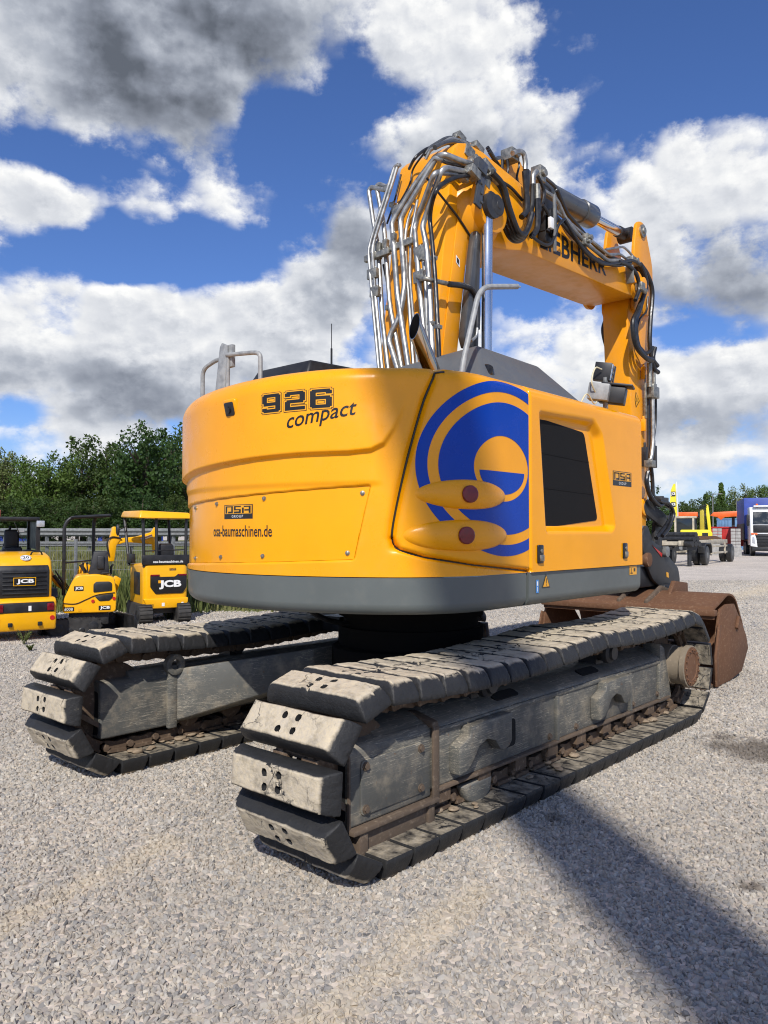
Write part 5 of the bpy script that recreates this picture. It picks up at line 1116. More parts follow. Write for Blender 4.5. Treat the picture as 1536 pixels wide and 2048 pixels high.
def wheel_loader():
    e = facing('wheel_loader', 50, 11.46, 8, 'yellow wheel loader at the left edge with a round 20 sign on its bonnet', 'loader')
    m = MB(); m.prism([(0, .60), (-.01, 1.06), (.05, 1.19), (.16, 1.255), (.50, 1.30), (.95, 1.31), (.95, .5), (.1, .5)], -.385, .385, 'x'); m.build('bonnet', M['jcb_yellow'], e, .05, 4, 40)
    m = MB(); m.prism([(-.02, .64), (-.028, 1.05), (.02, 1.13), (.03, .64)], -.345, .345, 'x'); m.build('rear_grille', M['black'], e, .02, 3)
    for i in range(6): m = MB(); m.box(-.30, .30, -.045, -.02, .70+i*.062, .715+i*.062); m.build('grille_slat', M['black'], e, .004)
    jcb(-.145, .145, .83, .935, -.052, e)
    m = MB(); m.prism([(-.10, .16), (-.14, .30), (-.13, .60), (-.05, .64), (.5, .64), (.5, .16)], -.43, .43, 'x'); m.build('rear_bumper', M['jcb_yellow'], e, .03, 3)
    m = MB(); m.box(-.40, .40, -.15, -.10, .43, .58); m.build('lamp_recess', M['black'], e, .02)
    for s in (-1, 1):
        m = MB(); m.box(s*.345-.05, s*.345+.05, -.165, -.145, .45, .56); m.build('tail_lamp', M['redlens'], e, .008)
        m = MB(); m.lathe((s*.37, -.135, .34), (0, -1, 0), [(0, .035), (.012, .035)], 18); m.build('reflector', M['signalred'], e)
        m = MB(); m.box(s*.20-.03, s*.20+.03, -.15, -.13, .23, .29); m.build('tow_lug', M['black'], e, .006)
        for y in (.55, 1.75):
            m = MB(); m.lathe((s*.40-.11, y, .30), (1, 0, 0), [(0, .17), (.01, .27), (.03, .30), (.19, .30), (.21, .27), (.22, .17)], 28)
            for i in range(24): a = 2*PI*i/24; m.cbox((s*.40, y+.297*math.cos(a), .30+.297*math.sin(a)), (.2, .03, .03), Matrix.Rotation(a, 3, 'X'))
            t = m.build('tyre', M['rubber'], e); m = MB(); m.lathe((s*.40-.113, y, .30), (1, 0, 0), [(0, .08), (.005, .165), (.221, .165), (.226, .08)], 20); m.build('rim', M['jcb_yellow'], t)
    for s in (-1, 1):
        m = MB(); m.prism([(.18, .60), (.24, .70), (.80, .70), (.92, .52), (.95, .56), (.83, .75), (.22, .75), (.13, .62)], s*.30, s*.50, 'x'); m.build('mudguard', M['black'], e, .01)
    m = MB(); m.add([(-.33, .975, 1.34), (.29, .975, 1.34), (.29, .975, 1.79), (-.33, .975, 1.79)], [(0, 1, 2, 3)]); m.build('rear_window', M['clear'], e)
    m = MB(); m.tube([(-.02, .965, 1.77), (.12, .962, 1.45)], .006, 6); m.build('wiper', M['black'], e)
    m = MB(); m.lathe((-.25, 1.1, 1.86), (0, 0, 1), [(0, .05), (.10, .05), (.12, .03)], 14); m.build('beacon', M['orange'], e)
    m = MB(); m.tube(fillet([(.36, 1.0, .55), (.46, 1.0, .55), (.46, 1.5, .55), (.36, 1.5, .55)], .04), .014, 8); m.build('step', M['black'], e)
    plate('plate', .04, .08, .455, .53, -.153, M['white'], e)
    m = MB(); m.lathe((.03, .10, 1.225), (.0, -.5, .9), [(0, .075), (.012, .075)], 28); d = m.build('speed_sign', M['white'], e)
    n = Vector((0, -.5, .9)).normalized(); o = Vector((.03, .10, 1.225))+n*.0135; uu = Vector((1, 0, 0)); vv = n.cross(uu)*1
    vs, fs = text2d('20', offset=.02); decal('speed_number', (fit2d(vs, -.045, .045, -.035, .035), fs), plane_fn(o, uu, vv), M['ink'], d)
    k = []; kf = []
    for i in range(32): a = 2*PI*i/32; k += [(.064*math.cos(a), .064*math.sin(a)), (.070*math.cos(a), .070*math.sin(a))]
    kf = [(2*i, 2*i+1, (2*i+3) % 64, (2*i+2) % 64) for i in range(32)]; decal('sign_ring', (k, kf), plane_fn(o, uu, vv), M['ink'], d)
    m = MB(); m.tube(fillet([(.12, .25, 1.27), (.14, .22, 1.32), (.26, .22, 1.32), (.28, .25, 1.27)], .02), .012, 8); m.build('bonnet_handle', M['black'], e)
    # cab
    m = MB(); m.prism(rpoly([(-.40, .95), (.36, .95), (.36, 1.95), (-.40, 1.95)], .05), 1.80, 1.86, 'z'); m.build('cab_roof', M['black'], e, .02)
    for (x, y) in ((-.37, .98), (.33, .98), (-.37, 1.9), (.33, 1.9)): m = MB(); m.box(x-.03, x+.03, y-.03, y+.03, 1.15, 1.81); m.build('cab_post', M['black'], e)
    m = MB(); m.box(-.40, .36, .94, 1.95, 1.05, 1.32); m.build('cab_body', M['black'], e, .02)
    for x in (.335,): m = MB(); m.box(x-.003, x+.003, 1.02, 1.86, 1.34, 1.79); m.build('cab_side_bar', M['black'], e)
    m = MB(); m.box(-.12, .10, 1.3, 1.40, 1.30, 1.66); m.box(-.15, .13, 1.15, 1.4, 1.28, 1.38); m.build('driver_seat', M['seat'], e, .04, 3)
    m = MB(); m.tube([(-.12, 1.55, 1.3), (-.05, 1.65, 1.5), (.02, 1.7, 1.72)], .02, 8); m.build('lever', M['black'], e)
    m = MB(); m.box(.30, .42, .90, .95, 1.70, 1.80); m.build('work_lamp', M['ledlens'], e, .01); plate('paper_tag', .03, .13, 1.62, 1.68, .985, M['white'], e)
wheel_loader()
def micro_excavator():
    e = facing('micro_excavator', 180, 12.2, 0, 'smallest yellow excavator with black roll bar and black seat, standing left of the canopied one', 'excavator')
    crawler(e, -.22, .02, .80, .255, .18, R_(20)); crawler(e, .10, .62, .80, .255, .18, R_(20))
    m = MB(); m.box(-.3, .3, .1, .6, .14, .34); m.build('car_body', M['darkmetal'], e, .03)
    m = MB(); m.M = Matrix.Translation((.55, .25, 0)) @ Matrix.Rotation(R_(20), 4, 'Z'); m.prism([(0, .03), (.05, .02), (.07, .15), (.03, .29), (0, .28)], -.35, .40, 'y'); m.build('dozer_blade', M['black'], e, .008)
    m = MB(); m.prism(rpoly([(-.39, .34), (.40, .34), (.41, .62), (.37, .90), (.10, .95), (-.20, .93), (-.27, .80), (-.39, .52)], .06), .0, .85, 'y'); m.build('house', M['jcb_yellow'], e, .05, 4, 40)
    m = MB(); m.prism(rpoly([(.06, .66), (.34, .68), (.34, .80), (.30, .83), (.10, .83), (.06, .79)], .02), -.012, .02, 'y'); m.build('rear_vent', M['black'], e, .006)
    m = MB(); m.prism(rpoly([(.08, .60), (.36, .635), (.35, .575), (.30, .525), (.15, .52)], .02), -.01, .02, 'y'); m.build('rear_slot', M['black'], e, .004)
    m = MB(); m.tube(spline([(-.38, -.004, .50), (-.20, -.006, .49), (-.05, -.006, .55), (.12, -.006, .62), (.38, -.006, .65)]), .008, 6); m.build('panel_gap', M['ink'], e)
    for x, z in ((.055, .525), (.37, .56)): m = MB(); m.lathe((x, -.004, z), (0, -1, 0), [(0, .026), (.010, .026)], 16); m.build('reflector', M['signalred'], e)
    jcb(-.225, -.085, .69, .765, -.004, e, False); jcb(.14, .32, .375, .45, -.004, e); plate('warning_sticker', -.16, -.11, .37, .41, -.004, M['yprint'], e); plate('model_plate', -.37, -.22, .375, .44, -.004, M['ink'], e); sign('model_mark', '8008', -.36, -.24, .385, .43, -.006, M['white'], e)
    m = MB(); m.tube(fillet([(.17, .05, .93), (.18, .03, .96), (.30, .03, .965), (.32, .05, .935)], .02), .01, 8); m.build('house_handle', M['black'], e)
    m = MB(); m.hexa([(-.02, .12, .92), (.30, .12, .94), (.30, .5, .94), (-.02, .5, .92)], [(.06, .14, 1.30), (.27, .14, 1.30), (.27, .24, 1.31), (.06, .24, 1.31)]); m.box(.11, .22, .095, .13, 1.02, 1.24); m.build('driver_seat', M['seat'], e, .03, 3)
    m = MB(); m.tube(fillet([(-.385, .35, .60), (-.385, .35, 1.72), (-.30, .35, 1.85), (.30, .35, 1.89)], .1, 6), .028, 10); m.build('roll_bar', M['black'], e)
    m = MB(); m.tube(fillet([(.06, .95, .9), (.06, .95, 1.80), (.10, .90, 1.88), (.30, .5, 1.89)], .08, 6), .028, 10); m.build('roll_bar', M['black'], e)
    m = MB(); m.hexa([(-.30, .30, 1.85), (.33, .30, 1.885), (.33, 1.0, 1.885), (-.30, 1.0, 1.85)], [(-.24, .33, 1.875), (.31, .33, 1.91), (.31, .97, 1.91), (-.24, .97, 1.875)]); m.build('roof_plate', M['black'], e, .008)
    m = MB(); m.tube([(-.385, .35, 1.12), (.06, .95, 1.14)], .014, 8); m.build('side_rail', M['black'], e)
    m = MB(); m.prism([(-.66, .98), (-.58, 1.02), (-.52, .90), (-.34, .70), (-.38, .66), (-.50, .74), (-.60, .88)], .5, .60, 'y'); m.build('dipper_arm', M['jcb_yellow'], e, .01)
    m = MB(); m.cyl((-.54, .48, .92), (-.37, .48, .68), .028, n=10); m.build('arm_cylinder', M['darkmetal'], e)
    m = MB(); m.prism([(-.16, 1.06), (-.10, 1.12), (.02, 1.06), (-.02, .9), (-.10, .84), (-.2, .9)], .75, .9, 'y'); m.build('main_boom', M['jcb_yellow'], e, .015)
    for x in (-.08, -.02): m = MB(); m.tube([(x, .6, .9), (x-.02, .6, 1.08)], .012, 6); m.ball((x-.02, .6, 1.10), .022, 8, 6); m.build('control_lever', M['black'], e)
    for k in range(3): m = MB(); m.tube(spline([(-.30+.03*k, .48, .62), (-.42+.02*k, .46, .82), (-.52+.02*k, .47, 1.0-.03*k)]), .010, 6); m.build('hose', M['rubber'], e)
    m = MB(); m.tube([(.33, .3, .93), (.33, .3, 1.05), (.36, .28, 1.09)], .018, 8); m.build('exhaust_stub', M['darkmetal'], e)
    m = MB(); m.cyl((-.14, .7, 1.08), (.0, .7, .86), .03, n=10); m.build('boom_cylinder', M['darkmetal'], e)
    m = MB(); m.box(-.34, -.18, .1, .5, .50, .54); m.build('foot_step', M['galv'], e, .01)
micro_excavator()
def mini_excavator():
    e = facing('mini_excavator', 333, 13.8, 16, 'yellow mini excavator with a yellow canopy roof beside the big counterweight', 'excavator')
    crawler(e, -.34, .50, 1.35, .33, .23, R_(86)); crawler(e, .34, .50, 1.35, .33, .23, R_(86))
    m = MB(); m.box(-.28, .28, .1, .9, .16, .34); m.build('car_body', M['darkmetal'], e, .03)
    m = MB(); m.prism(rpoly([(-.40, .0), (.40, .0), (.40, 1.0), (-.40, 1.0)], .10, 5), .30, 1.04, 'z'); m.build('house', M['jcb_yellow'], e, .03, 3, 40)
    m = MB(); m.prism([(-.30, .26), (.34, .26), (.40, .36), (.40, .44), (-.40, .44), (-.36, .34)], -.025, .10, 'y'); m.build('rear_guard', M['jcb_yellow'], e, .02, 3)
    P = rpoly([(-.28, .64), (-.19, .52), (.30, .52), (.37, .63), (.37, .84), (.22, .87), (.16, .82), (-.12, .82), (-.17, .86), (-.28, .86)], .02)
    m = MB(); m.prism(P, -.018, .02, 'y'); m.build('rear_panel', M['ink'], e, .005); sign('maker_letters', 'JCB', -.13, .27, .60, .76, -.022, M['white'], e, offset=.05); plate('maker_square', -.145, -.095, .71, .76, -.022, M['yprint'], e)
    for x0, x1 in ((-.28, -.12), (.22, .37)): m = MB(); m.box(x0, x1, -.024, -.01, .835, .865); m.build('tail_lamp', M['redlens'], e, .004)
    m = MB(); m.box(-.412, -.395, .22, .62, .50, .90); m.build('side_vent', M['black'], e, .006)
    m = MB(); m.prism(rpoly([(-.42, -.02), (.42, -.02), (.42, .06), (-.42, .06)], .03), 1.04, 1.21, 'z'); m.build('rear_band', M['black'], e, .015); sign('web_address', 'osa-baumaschinen.de', -.24, .30, 1.07, 1.115, -.023, M['white'], e, offset=.02)
    osa(lambda a, b, o=0: (a, -.001-o, b), .06, .18, .93, .975, e, 'company_badge')
    sign('size_mark', '15', -.30, -.22, .30, .34, -.027, M['ink'], e); plate('white_tag', -.08, -.03, .30, .36, -.028, M['white'], e); plate('white_tag', .27, .31, .31, .36, -.028, M['white'], e)
    m = MB(); m.hexa([(-.50, -.06, 1.86), (.46, -.06, 1.86), (.46, 1.35, 1.86), (-.50, 1.35, 1.90)], [(-.46, .0, 2.0), (.42, .0, 1.97), (.42, 1.3, 2.0), (-.46, 1.3, 2.02)]); m.build('canopy_roof', M['jcb_yellow'], e, .03, 3, 40, True)
    for (x, y, x2, y2) in ((-.38, .04, -.40, .06), (.36, .04, .38, .06), (-.42, .95, -.44, 1.25), (.36, .95, .40, 1.25), (-.16, .04, -.16, .08)): m = MB(); m.tube([(x, y, 1.0), (x2, y2, 1.88)], .028, 8); m.build('canopy_post', M['black'], e)
    m = MB(); m.hexa([(-.12, .18, 1.04), (.22, .18, 1.04), (.22, .6, 1.04), (-.12, .6, 1.04)], [(-.09, .16, 1.40), (.19, .16, 1.40), (.16, .28, 1.42), (-.06, .28, 1.42)]); m.build('driver_seat', M['seat'], e, .04, 3)
    m = MB(); m.tube([(-.40, .06, 1.28), (.40, .06, 1.30)], .012, 8); m.build('rear_rail', M['black'], e)
    m = MB(); m.box(-.46, -.38, .65, .95, 1.05, 1.22); m.tube([(-.42, .8, 1.2), (-.44, .78, 1.36)], .016, 8); m.build('control_stand', M['black'], e, .02)
    m = MB(); m.ball((-.62, 1.0, 1.66), (.035, .06, .11)); m.tube([(-.60, 1.0, 1.66), (-.45, 1.1, 1.72)], .01, 6); m.build('mirror', M['black'], e)
    m = MB(); m.prism([(-.66, 1.05), (-.60, 1.50), (-.55, 1.72), (-.50, 1.73), (-.44, 1.55), (-.40, 1.48), (-.48, 1.36), (-.52, 1.05)], 1.7, 1.84, 'y'); m.prism([(-.52, 1.36), (-.40, 1.50), (-.1, 1.53), (.20, 1.62), (.26, 1.72), (.32, 1.70), (.30, 1.30), (.24, 1.20), (.22, 1.38), (.0, 1.40), (-.3, 1.42)], 1.72, 1.82, 'y'); m.build('main_boom', M['jcb_yellow'], e, .015)
    m = MB(); m.tube(spline([(-.62, 1.69, 1.15), (-.66, 1.69, 1.4), (-.58, 1.69, 1.52), (-.4, 1.69, 1.5)]), .016, 6); m.build('hose', M['rubber'], e); m = MB(); m.cyl((-.02, 1.70, 1.47), (.20, 1.70, 1.55), .03, n=10); m.build('boom_cylinder', M['chrome'], e)
    m = MB(); m.prism([(-.95, .42), (-.60, .80), (-.50, .74), (-.60, .42)], 1.2, 1.3, 'y'); m.build('boom_foot', M['jcb_yellow'], e, .012); m = MB(); m.cyl((-.98, 1.1, .98), (-.66, 1.1, .70), .035, n=10); m.build('swing_cylinder', M['darkmetal'], e)
mini_excavator()

# ------------------------------------------------------------------ trees
def crown_mesh(name, seed, h, r, kind, nclump=70, per=75, leaf=.24):
    rg = np.random.default_rng(seed); V = []; F = []
    if kind == 'conifer':
        zz = rg.random(nclump)**.8; C = np.stack([np.cos(rg.random(nclump)*7)*0, zz*0, zz], -1); a = rg.random(nclump)*2*PI; rad = (1-zz)*r*(.5+.5*rg.random(nclump)); C = np.stack([np.cos(a)*rad, np.sin(a)*rad, .12*h+zz*h*.88], -1); cr = .16*r+.22*r*(1-zz)
    else:
        d = rg.normal(size=(nclump, 3)); d /= np.linalg.norm(d, axis=1)[:, None]; q = rg.random(nclump)**.42
        C = d*q[:, None]*np.array([r, r, h*.42]); lump = 1+.22*np.sin(d[:, 0]*4+seed)+.18*np.sin(d[:, 1]*5+2*seed); C *= lump[:, None]; C[:, 2] += h*.56; C[:, 2] = np.maximum(C[:, 2], .10*h); cr = r*(.17+.16*rg.random(nclump))
    n = nclump*per; c = np.repeat(C, per, 0); rr = np.repeat(cr, per); d = rg.normal(size=(n, 3)); d /= np.linalg.norm(d, axis=1)[:, None]
    p = c+d*(rr*(.35+.75*rg.random(n)))[:, None]; p[:, 2] = np.maximum(p[:, 2], .05)
    nn = d*.6+rg.normal(size=(n, 3))*.6+np.array([0, 0, .35]); nn /= np.linalg.norm(nn, axis=1)[:, None]; u = np.cross(nn, rg.normal(size=(n, 3))); u /= np.linalg.norm(u, axis=1)[:, None]; w = np.cross(nn, u); s = leaf*(.6+.8*rg.random(n))
    a = p+u*s[:, None]*.55; b = p+w*s[:, None]*.34; cc = p-u*s[:, None]*.55; dd = p-w*s[:, None]*.34+nn*s[:, None]*.1
    V = np.stack([a, b, cc, dd], 1).reshape(-1, 3); F = np.arange(4*n).reshape(n, 4)
    me = bpy.data.meshes.new(name); me.from_pydata(V.tolist(), [], F.tolist()); return me
def trunk_mesh(seed, h, r, kind):
    rs = random.Random(seed); m = MB(); m.tube([(0, 0, -.1), (.03*r, 0, .35*h), (-.04*r, .03*r, .7*h), (0, 0, .9*h)], [.085*r+.03, .065*r+.02, .04*r, .012*r], 9)
    if kind != 'conifer':
        for i in range(9):
            a = rs.uniform(0, 7); z = h*rs.uniform(.18, .62); L = r*rs.uniform(.55, .9); m.tube([(0, 0, z), (L*.5*math.cos(a), L*.5*math.sin(a), z+L*.35), (L*math.cos(a), L*math.sin(a), z+L*.75)], [.034*r, .022*r, .008*r], 6)
    me = bpy.data.meshes.new('trunk'); me.from_pydata([tuple(p) for p in m.v], [], m.f); me.materials.append(M['bark']); return me
CR = {}
for k, (seed, kind) in enumerate(((1, 'broad'), (2, 'broad'), (3, 'broad'), (4, 'conifer'))):
    CR[k] = (crown_mesh('crown', seed, 8.0, 3.0 if kind == 'broad' else 2.2, kind, 80 if kind == 'broad' else 110, 78 if kind == 'broad' else 45), trunk_mesh(seed, 8.0, 3.0, kind))
CM = {}
def tree(px, top, v, wpx, kind, leaf, label, group, z0=0.0, name='tree', u=None):
    u = (px-768)/FPX*v if u is None else u; h = 1.6+(1066-top)*v/FPX-z0; w = wpx*v/FPX/2/(3.0 if kind < 3 else 2.2)
    e = empty(name, yard(u, v, z0), random.uniform(0, 6.28), label, 'tree', group); cm, tm = CR[kind]
    if (kind, leaf) not in CM: c = cm.copy(); c.materials.clear(); c.materials.append(M[leaf]); CM[(kind, leaf)] = c
    for nm, me in (('crown', CM[(kind, leaf)]), ('trunk', tm)):
        o = bpy.data.objects.new(nm, me); link(o, e); o.scale = (w*1.12, w*1.12, h/8.0)
    return e
# ------------------------------------------------------------------ bank, fence and crash barrier on the left
def bank():
    m = MB(); us = np.linspace(-34, 4, 30); rows = ((15.4, -.02), (16.4, .12), (18.5, .42), (21.5, .80), (24, .92), (70, .95)); n = len(us)
    V = [yard(u, v+.25*math.sin(u*.7), z+.05*mnoise.noise(Vector((u*.6, v*.5, 0)))-max(0, (u+3)/7)*.98*(z > 0)) for v, z in rows for u in us]; F = [(j*n+i, j*n+i+1, (j+1)*n+i+1, (j+1)*n+i) for j in range(len(rows)-1) for i in range(n-1)]
    m.add(V, F); tag(m.build('grass_bank', M['turf'], smooth=180), kind='structure')
bank()
def bank_z(v): return float(np.interp(v, [15.4, 16.4, 18.5, 21.5, 24], [-.02, .12, .42, .80, .92]))
def grass(name, n, u0, u1, v0, v1, hgt, mm, label, seed, ground=False):
    rg = np.random.default_rng(seed); u = rg.uniform(u0, u1, n); v = rg.uniform(v0, v1, n); V = []; F = []
    for i in range(n):
        z = 0.0 if ground else bank_z(v[i]); k = mnoise.noise(Vector((u[i]*.8, v[i]*.8, seed))); h = hgt*(.5+.6*rg.random())*(1+.6*k); b = yard(u[i], v[i], z-.02); a = rg.uniform(0, 6.28); lean = h*.35*rg.random(); d = Vector((math.cos(a), math.sin(a), 0)); s = Vector((-d.y, d.x, 0))*(.010+.012*rg.random())
        j = len(V); V += [b-s, b+s, b+d*lean*.4+Vector((0, 0, h*.6))+s*.6, b+d*lean+Vector((0, 0, h))]; F.append((j, j+1, j+2, j+3))
    me = bpy.data.meshes.new(name); me.from_pydata([tuple(p) for p in V], [], F); o = finish(me, name, M[mm], None, 0); tag(o, label, 'grass', kind='stuff')
grass('long_grass', 14000, -15, -2, 15.6, 23, .30, 'grass', 'long dry grass growing on the bank behind the fence', 5)
grass('tall_weeds', 2600, -9.5, -3.5, 15.3, 17.2, .62, 'leaf_pale', 'tall green weeds along the wire fence behind the small machines', 6)
def fence():
    e = empty('wire_fence', yard(-8, 16.6, .1), 0, 'galvanised double bar wire fence behind the small machines', 'fence'); inv = e.matrix_basis.inverted()
    A, B = (-15.0, 15.9), (-2.6, 17.3); L = math.hypot(B[0]-A[0], B[1]-A[1]); N = 6
    P = lambda t, z: yard(A[0]+(B[0]-A[0])*t, A[1]+(B[1]-A[1])*t, z)
    for i in range(N+1):
        m = MB(); m.cbox(P(i/N, .72), (.06, .06, 1.5)); o = m.build('fence_post', M['galv'], e, .006); o.matrix_parent_inverse = Matrix.Translation(-e.location)
    for i in range(N):
        m = MB(); n = 40
        for k in range(n+1): t = (i+.01+.98*k/n)/N; m.tube([P(t, .16), P(t, 1.42)], .0035, 4, False)
        for z in np.linspace(.18, 1.42, 7): m.tube([P((i+.01)/N, z), P((i+.99)/N, z)], .005, 4, False)
        o = m.build('fence_mesh', M['galv'], e); o['kind'] = 'stuff'; o.matrix_parent_inverse = Matrix.Translation(-e.location)
fence()
def barrier():
    e = empty('crash_barrier', yard(-9, 22.5, .85), 0, 'long grey steel crash barrier running along the road below the trees', 'crash barrier')
    A, B = (-20.0, 21.8), (-3.0, 23.2); P = lambda t, z, o=0: yard(A[0]+(B[0]-A[0])*t, A[1]+(B[1]-A[1])*t+o, z)
    for z0, z1, o in ((1.50, 1.74, 0), (1.20, 1.34, .0)):
        m = MB(); pr = [(0, z0), (-.05, z0+(z1-z0)*.2), (-.05, z0+(z1-z0)*.35), (.0, (z0+z1)/2), (-.05, z0+(z1-z0)*.65), (-.05, z0+(z1-z0)*.8), (0, z1), (.02, z1), (.02, z0)]; V = [P(t, z, y) for t in (0, 1) for y, z in pr]; n = len(pr)
        m.add(V, [(i, (i+1) % n, n+(i+1) % n, n+i) for i in range(n)]); ob = m.build('rail', M['galv'], e, smooth=25); ob.matrix_parent_inverse = Matrix.Translation(-e.location)
    for i in range(14):
        m = MB(); m.cbox(P((i+.3)/14, 1.25, .05), (.09, .06, .95)); ob = m.build('barrier_post', M['galv'], e); ob.matrix_parent_inverse = Matrix.Translation(-e.location)
barrier()
LT = [(-90,890,100,0,'leaf'),(-40,905,90,1,'leaf'),(8,896,70,2,'leaf_pale'),(58,916,80,0,'leaf'),(98,906,80,1,'leaf'),(130,935,60,2,'leaf'),(165,892,90,1,'leaf_dark'),(212,874,110,2,'leaf_dark'),(252,892,70,0,'leaf_dark'),(290,846,112,1,'leaf_dark'),(342,850,112,2,'leaf_dark'),(385,868,90,0,'leaf_dark')]
LL = ['broad olive green tree just outside the left edge', 'low olive green tree beside the left edge', 'pale loose tree at the left picture edge', 'olive green tree second from the left edge', 'olive tree between the pale one and the dark row', 'low light green tree before the dark row', 'dark green tree at the start of the dark row', 'tall dark green tree above the roll bar machine', 'dark green tree between the two tallest crowns', 'tallest dark green tree left of the counterweight', 'dark green tree touching the counterweight edge', 'dark green tree half hidden by the counterweight']
for i, (px, top, w, k, lf) in enumerate(LT): tree(px, top, 46+(i*7) % 9, w*1.25, k, lf, LL[i], 'trees behind the road', .95, 'broadleaf_tree')
for i in range(16):
    px = -110+i*33; v = 40+(i*5) % 4; e = tree(px, 985+(i*13) % 22, v, 80, i % 3, 'leaf_dark', 'dark bush in the hedge under the roadside trees', 'hedge bushes under the trees', .95, 'bush'); e['category'] = 'bush'
def cont(name, px, v, turn, L, h, z0, mm, label, corr=True, depth=2.4):
    e = facing(name, px, v, turn, label, 'container'); m = MB(); m.box(-L/2, L/2, 0, depth, z0, z0+h); m.build('box', M[mm], e, .02)
    n = int(L/.28)
    if corr:
        for i in range(n): m = MB(); x = -L/2+.14+i*L/n; m.prism([(x-.04, -.001), (x-.02, -.05), (x+.05, -.05), (x+.07, -.001)], z0+.12, z0+h-.12, 'z'); m.build('corrugation', M[mm], e)
    m = MB(); m.box(-L/2-.02, L/2+.02, -.06, 0, z0+h-.1, z0+h+.02); m.build('top_rail', M[mm], e); m = MB(); m.box(-L/2-.02, L/2+.02, -.06, 0, z0, z0+.12); m.build('bottom_rail', M[mm], e); return e
cont('shipping_container', 262, 62, 0, 5.0, 2.9, .95, 'tarp', 'blue container glimpsed behind the dark roadside trees', False)
cont('shipping_container', 20, 62, 0, 4.0, 2.9, .95, 'tarp', 'blue container glimpsed behind the pale left tree', False)
# weeds on the gravel
def weed(px, py, h, n, label):
    p = at(px, py, 'Z', 0); e = empty('weed', p, 0, label, 'plant', 'weeds on the gravel'); rs = random.Random(px); m = MB()
    for i in range(n):
        a = rs.uniform(0, 6.28); L = h*rs.uniform(.5, 1); d = Vector((math.cos(a), math.sin(a), 0)); tip = d*L*.55+Vector((0, 0, L)); m.tube([(0, 0, 0), d*L*.15+Vector((0, 0, L*.5)), tip], .003, 4)
        for k in range(7): q = tip*(.3+.1*k); b = rs.uniform(0, 6.28); s = Vector((math.cos(b), math.sin(b), .5))*.03; w = Vector((-math.sin(b), math.cos(b), 0))*.010; m.add([q, q+s*.5+w, q+s, q+s*.5-w], [(0, 1, 2, 3)])
    m.build('stems', M['leaf_pale'], e, smooth=0)
weed(48, 1290, .22, 16, 'small green weed in front of the wheel loader'); weed(60, 1303, .10, 20, 'low dry weed nearest to the left picture edge'); weed(335, 1240, .18, 10, 'small weed under the canopied mini excavator')

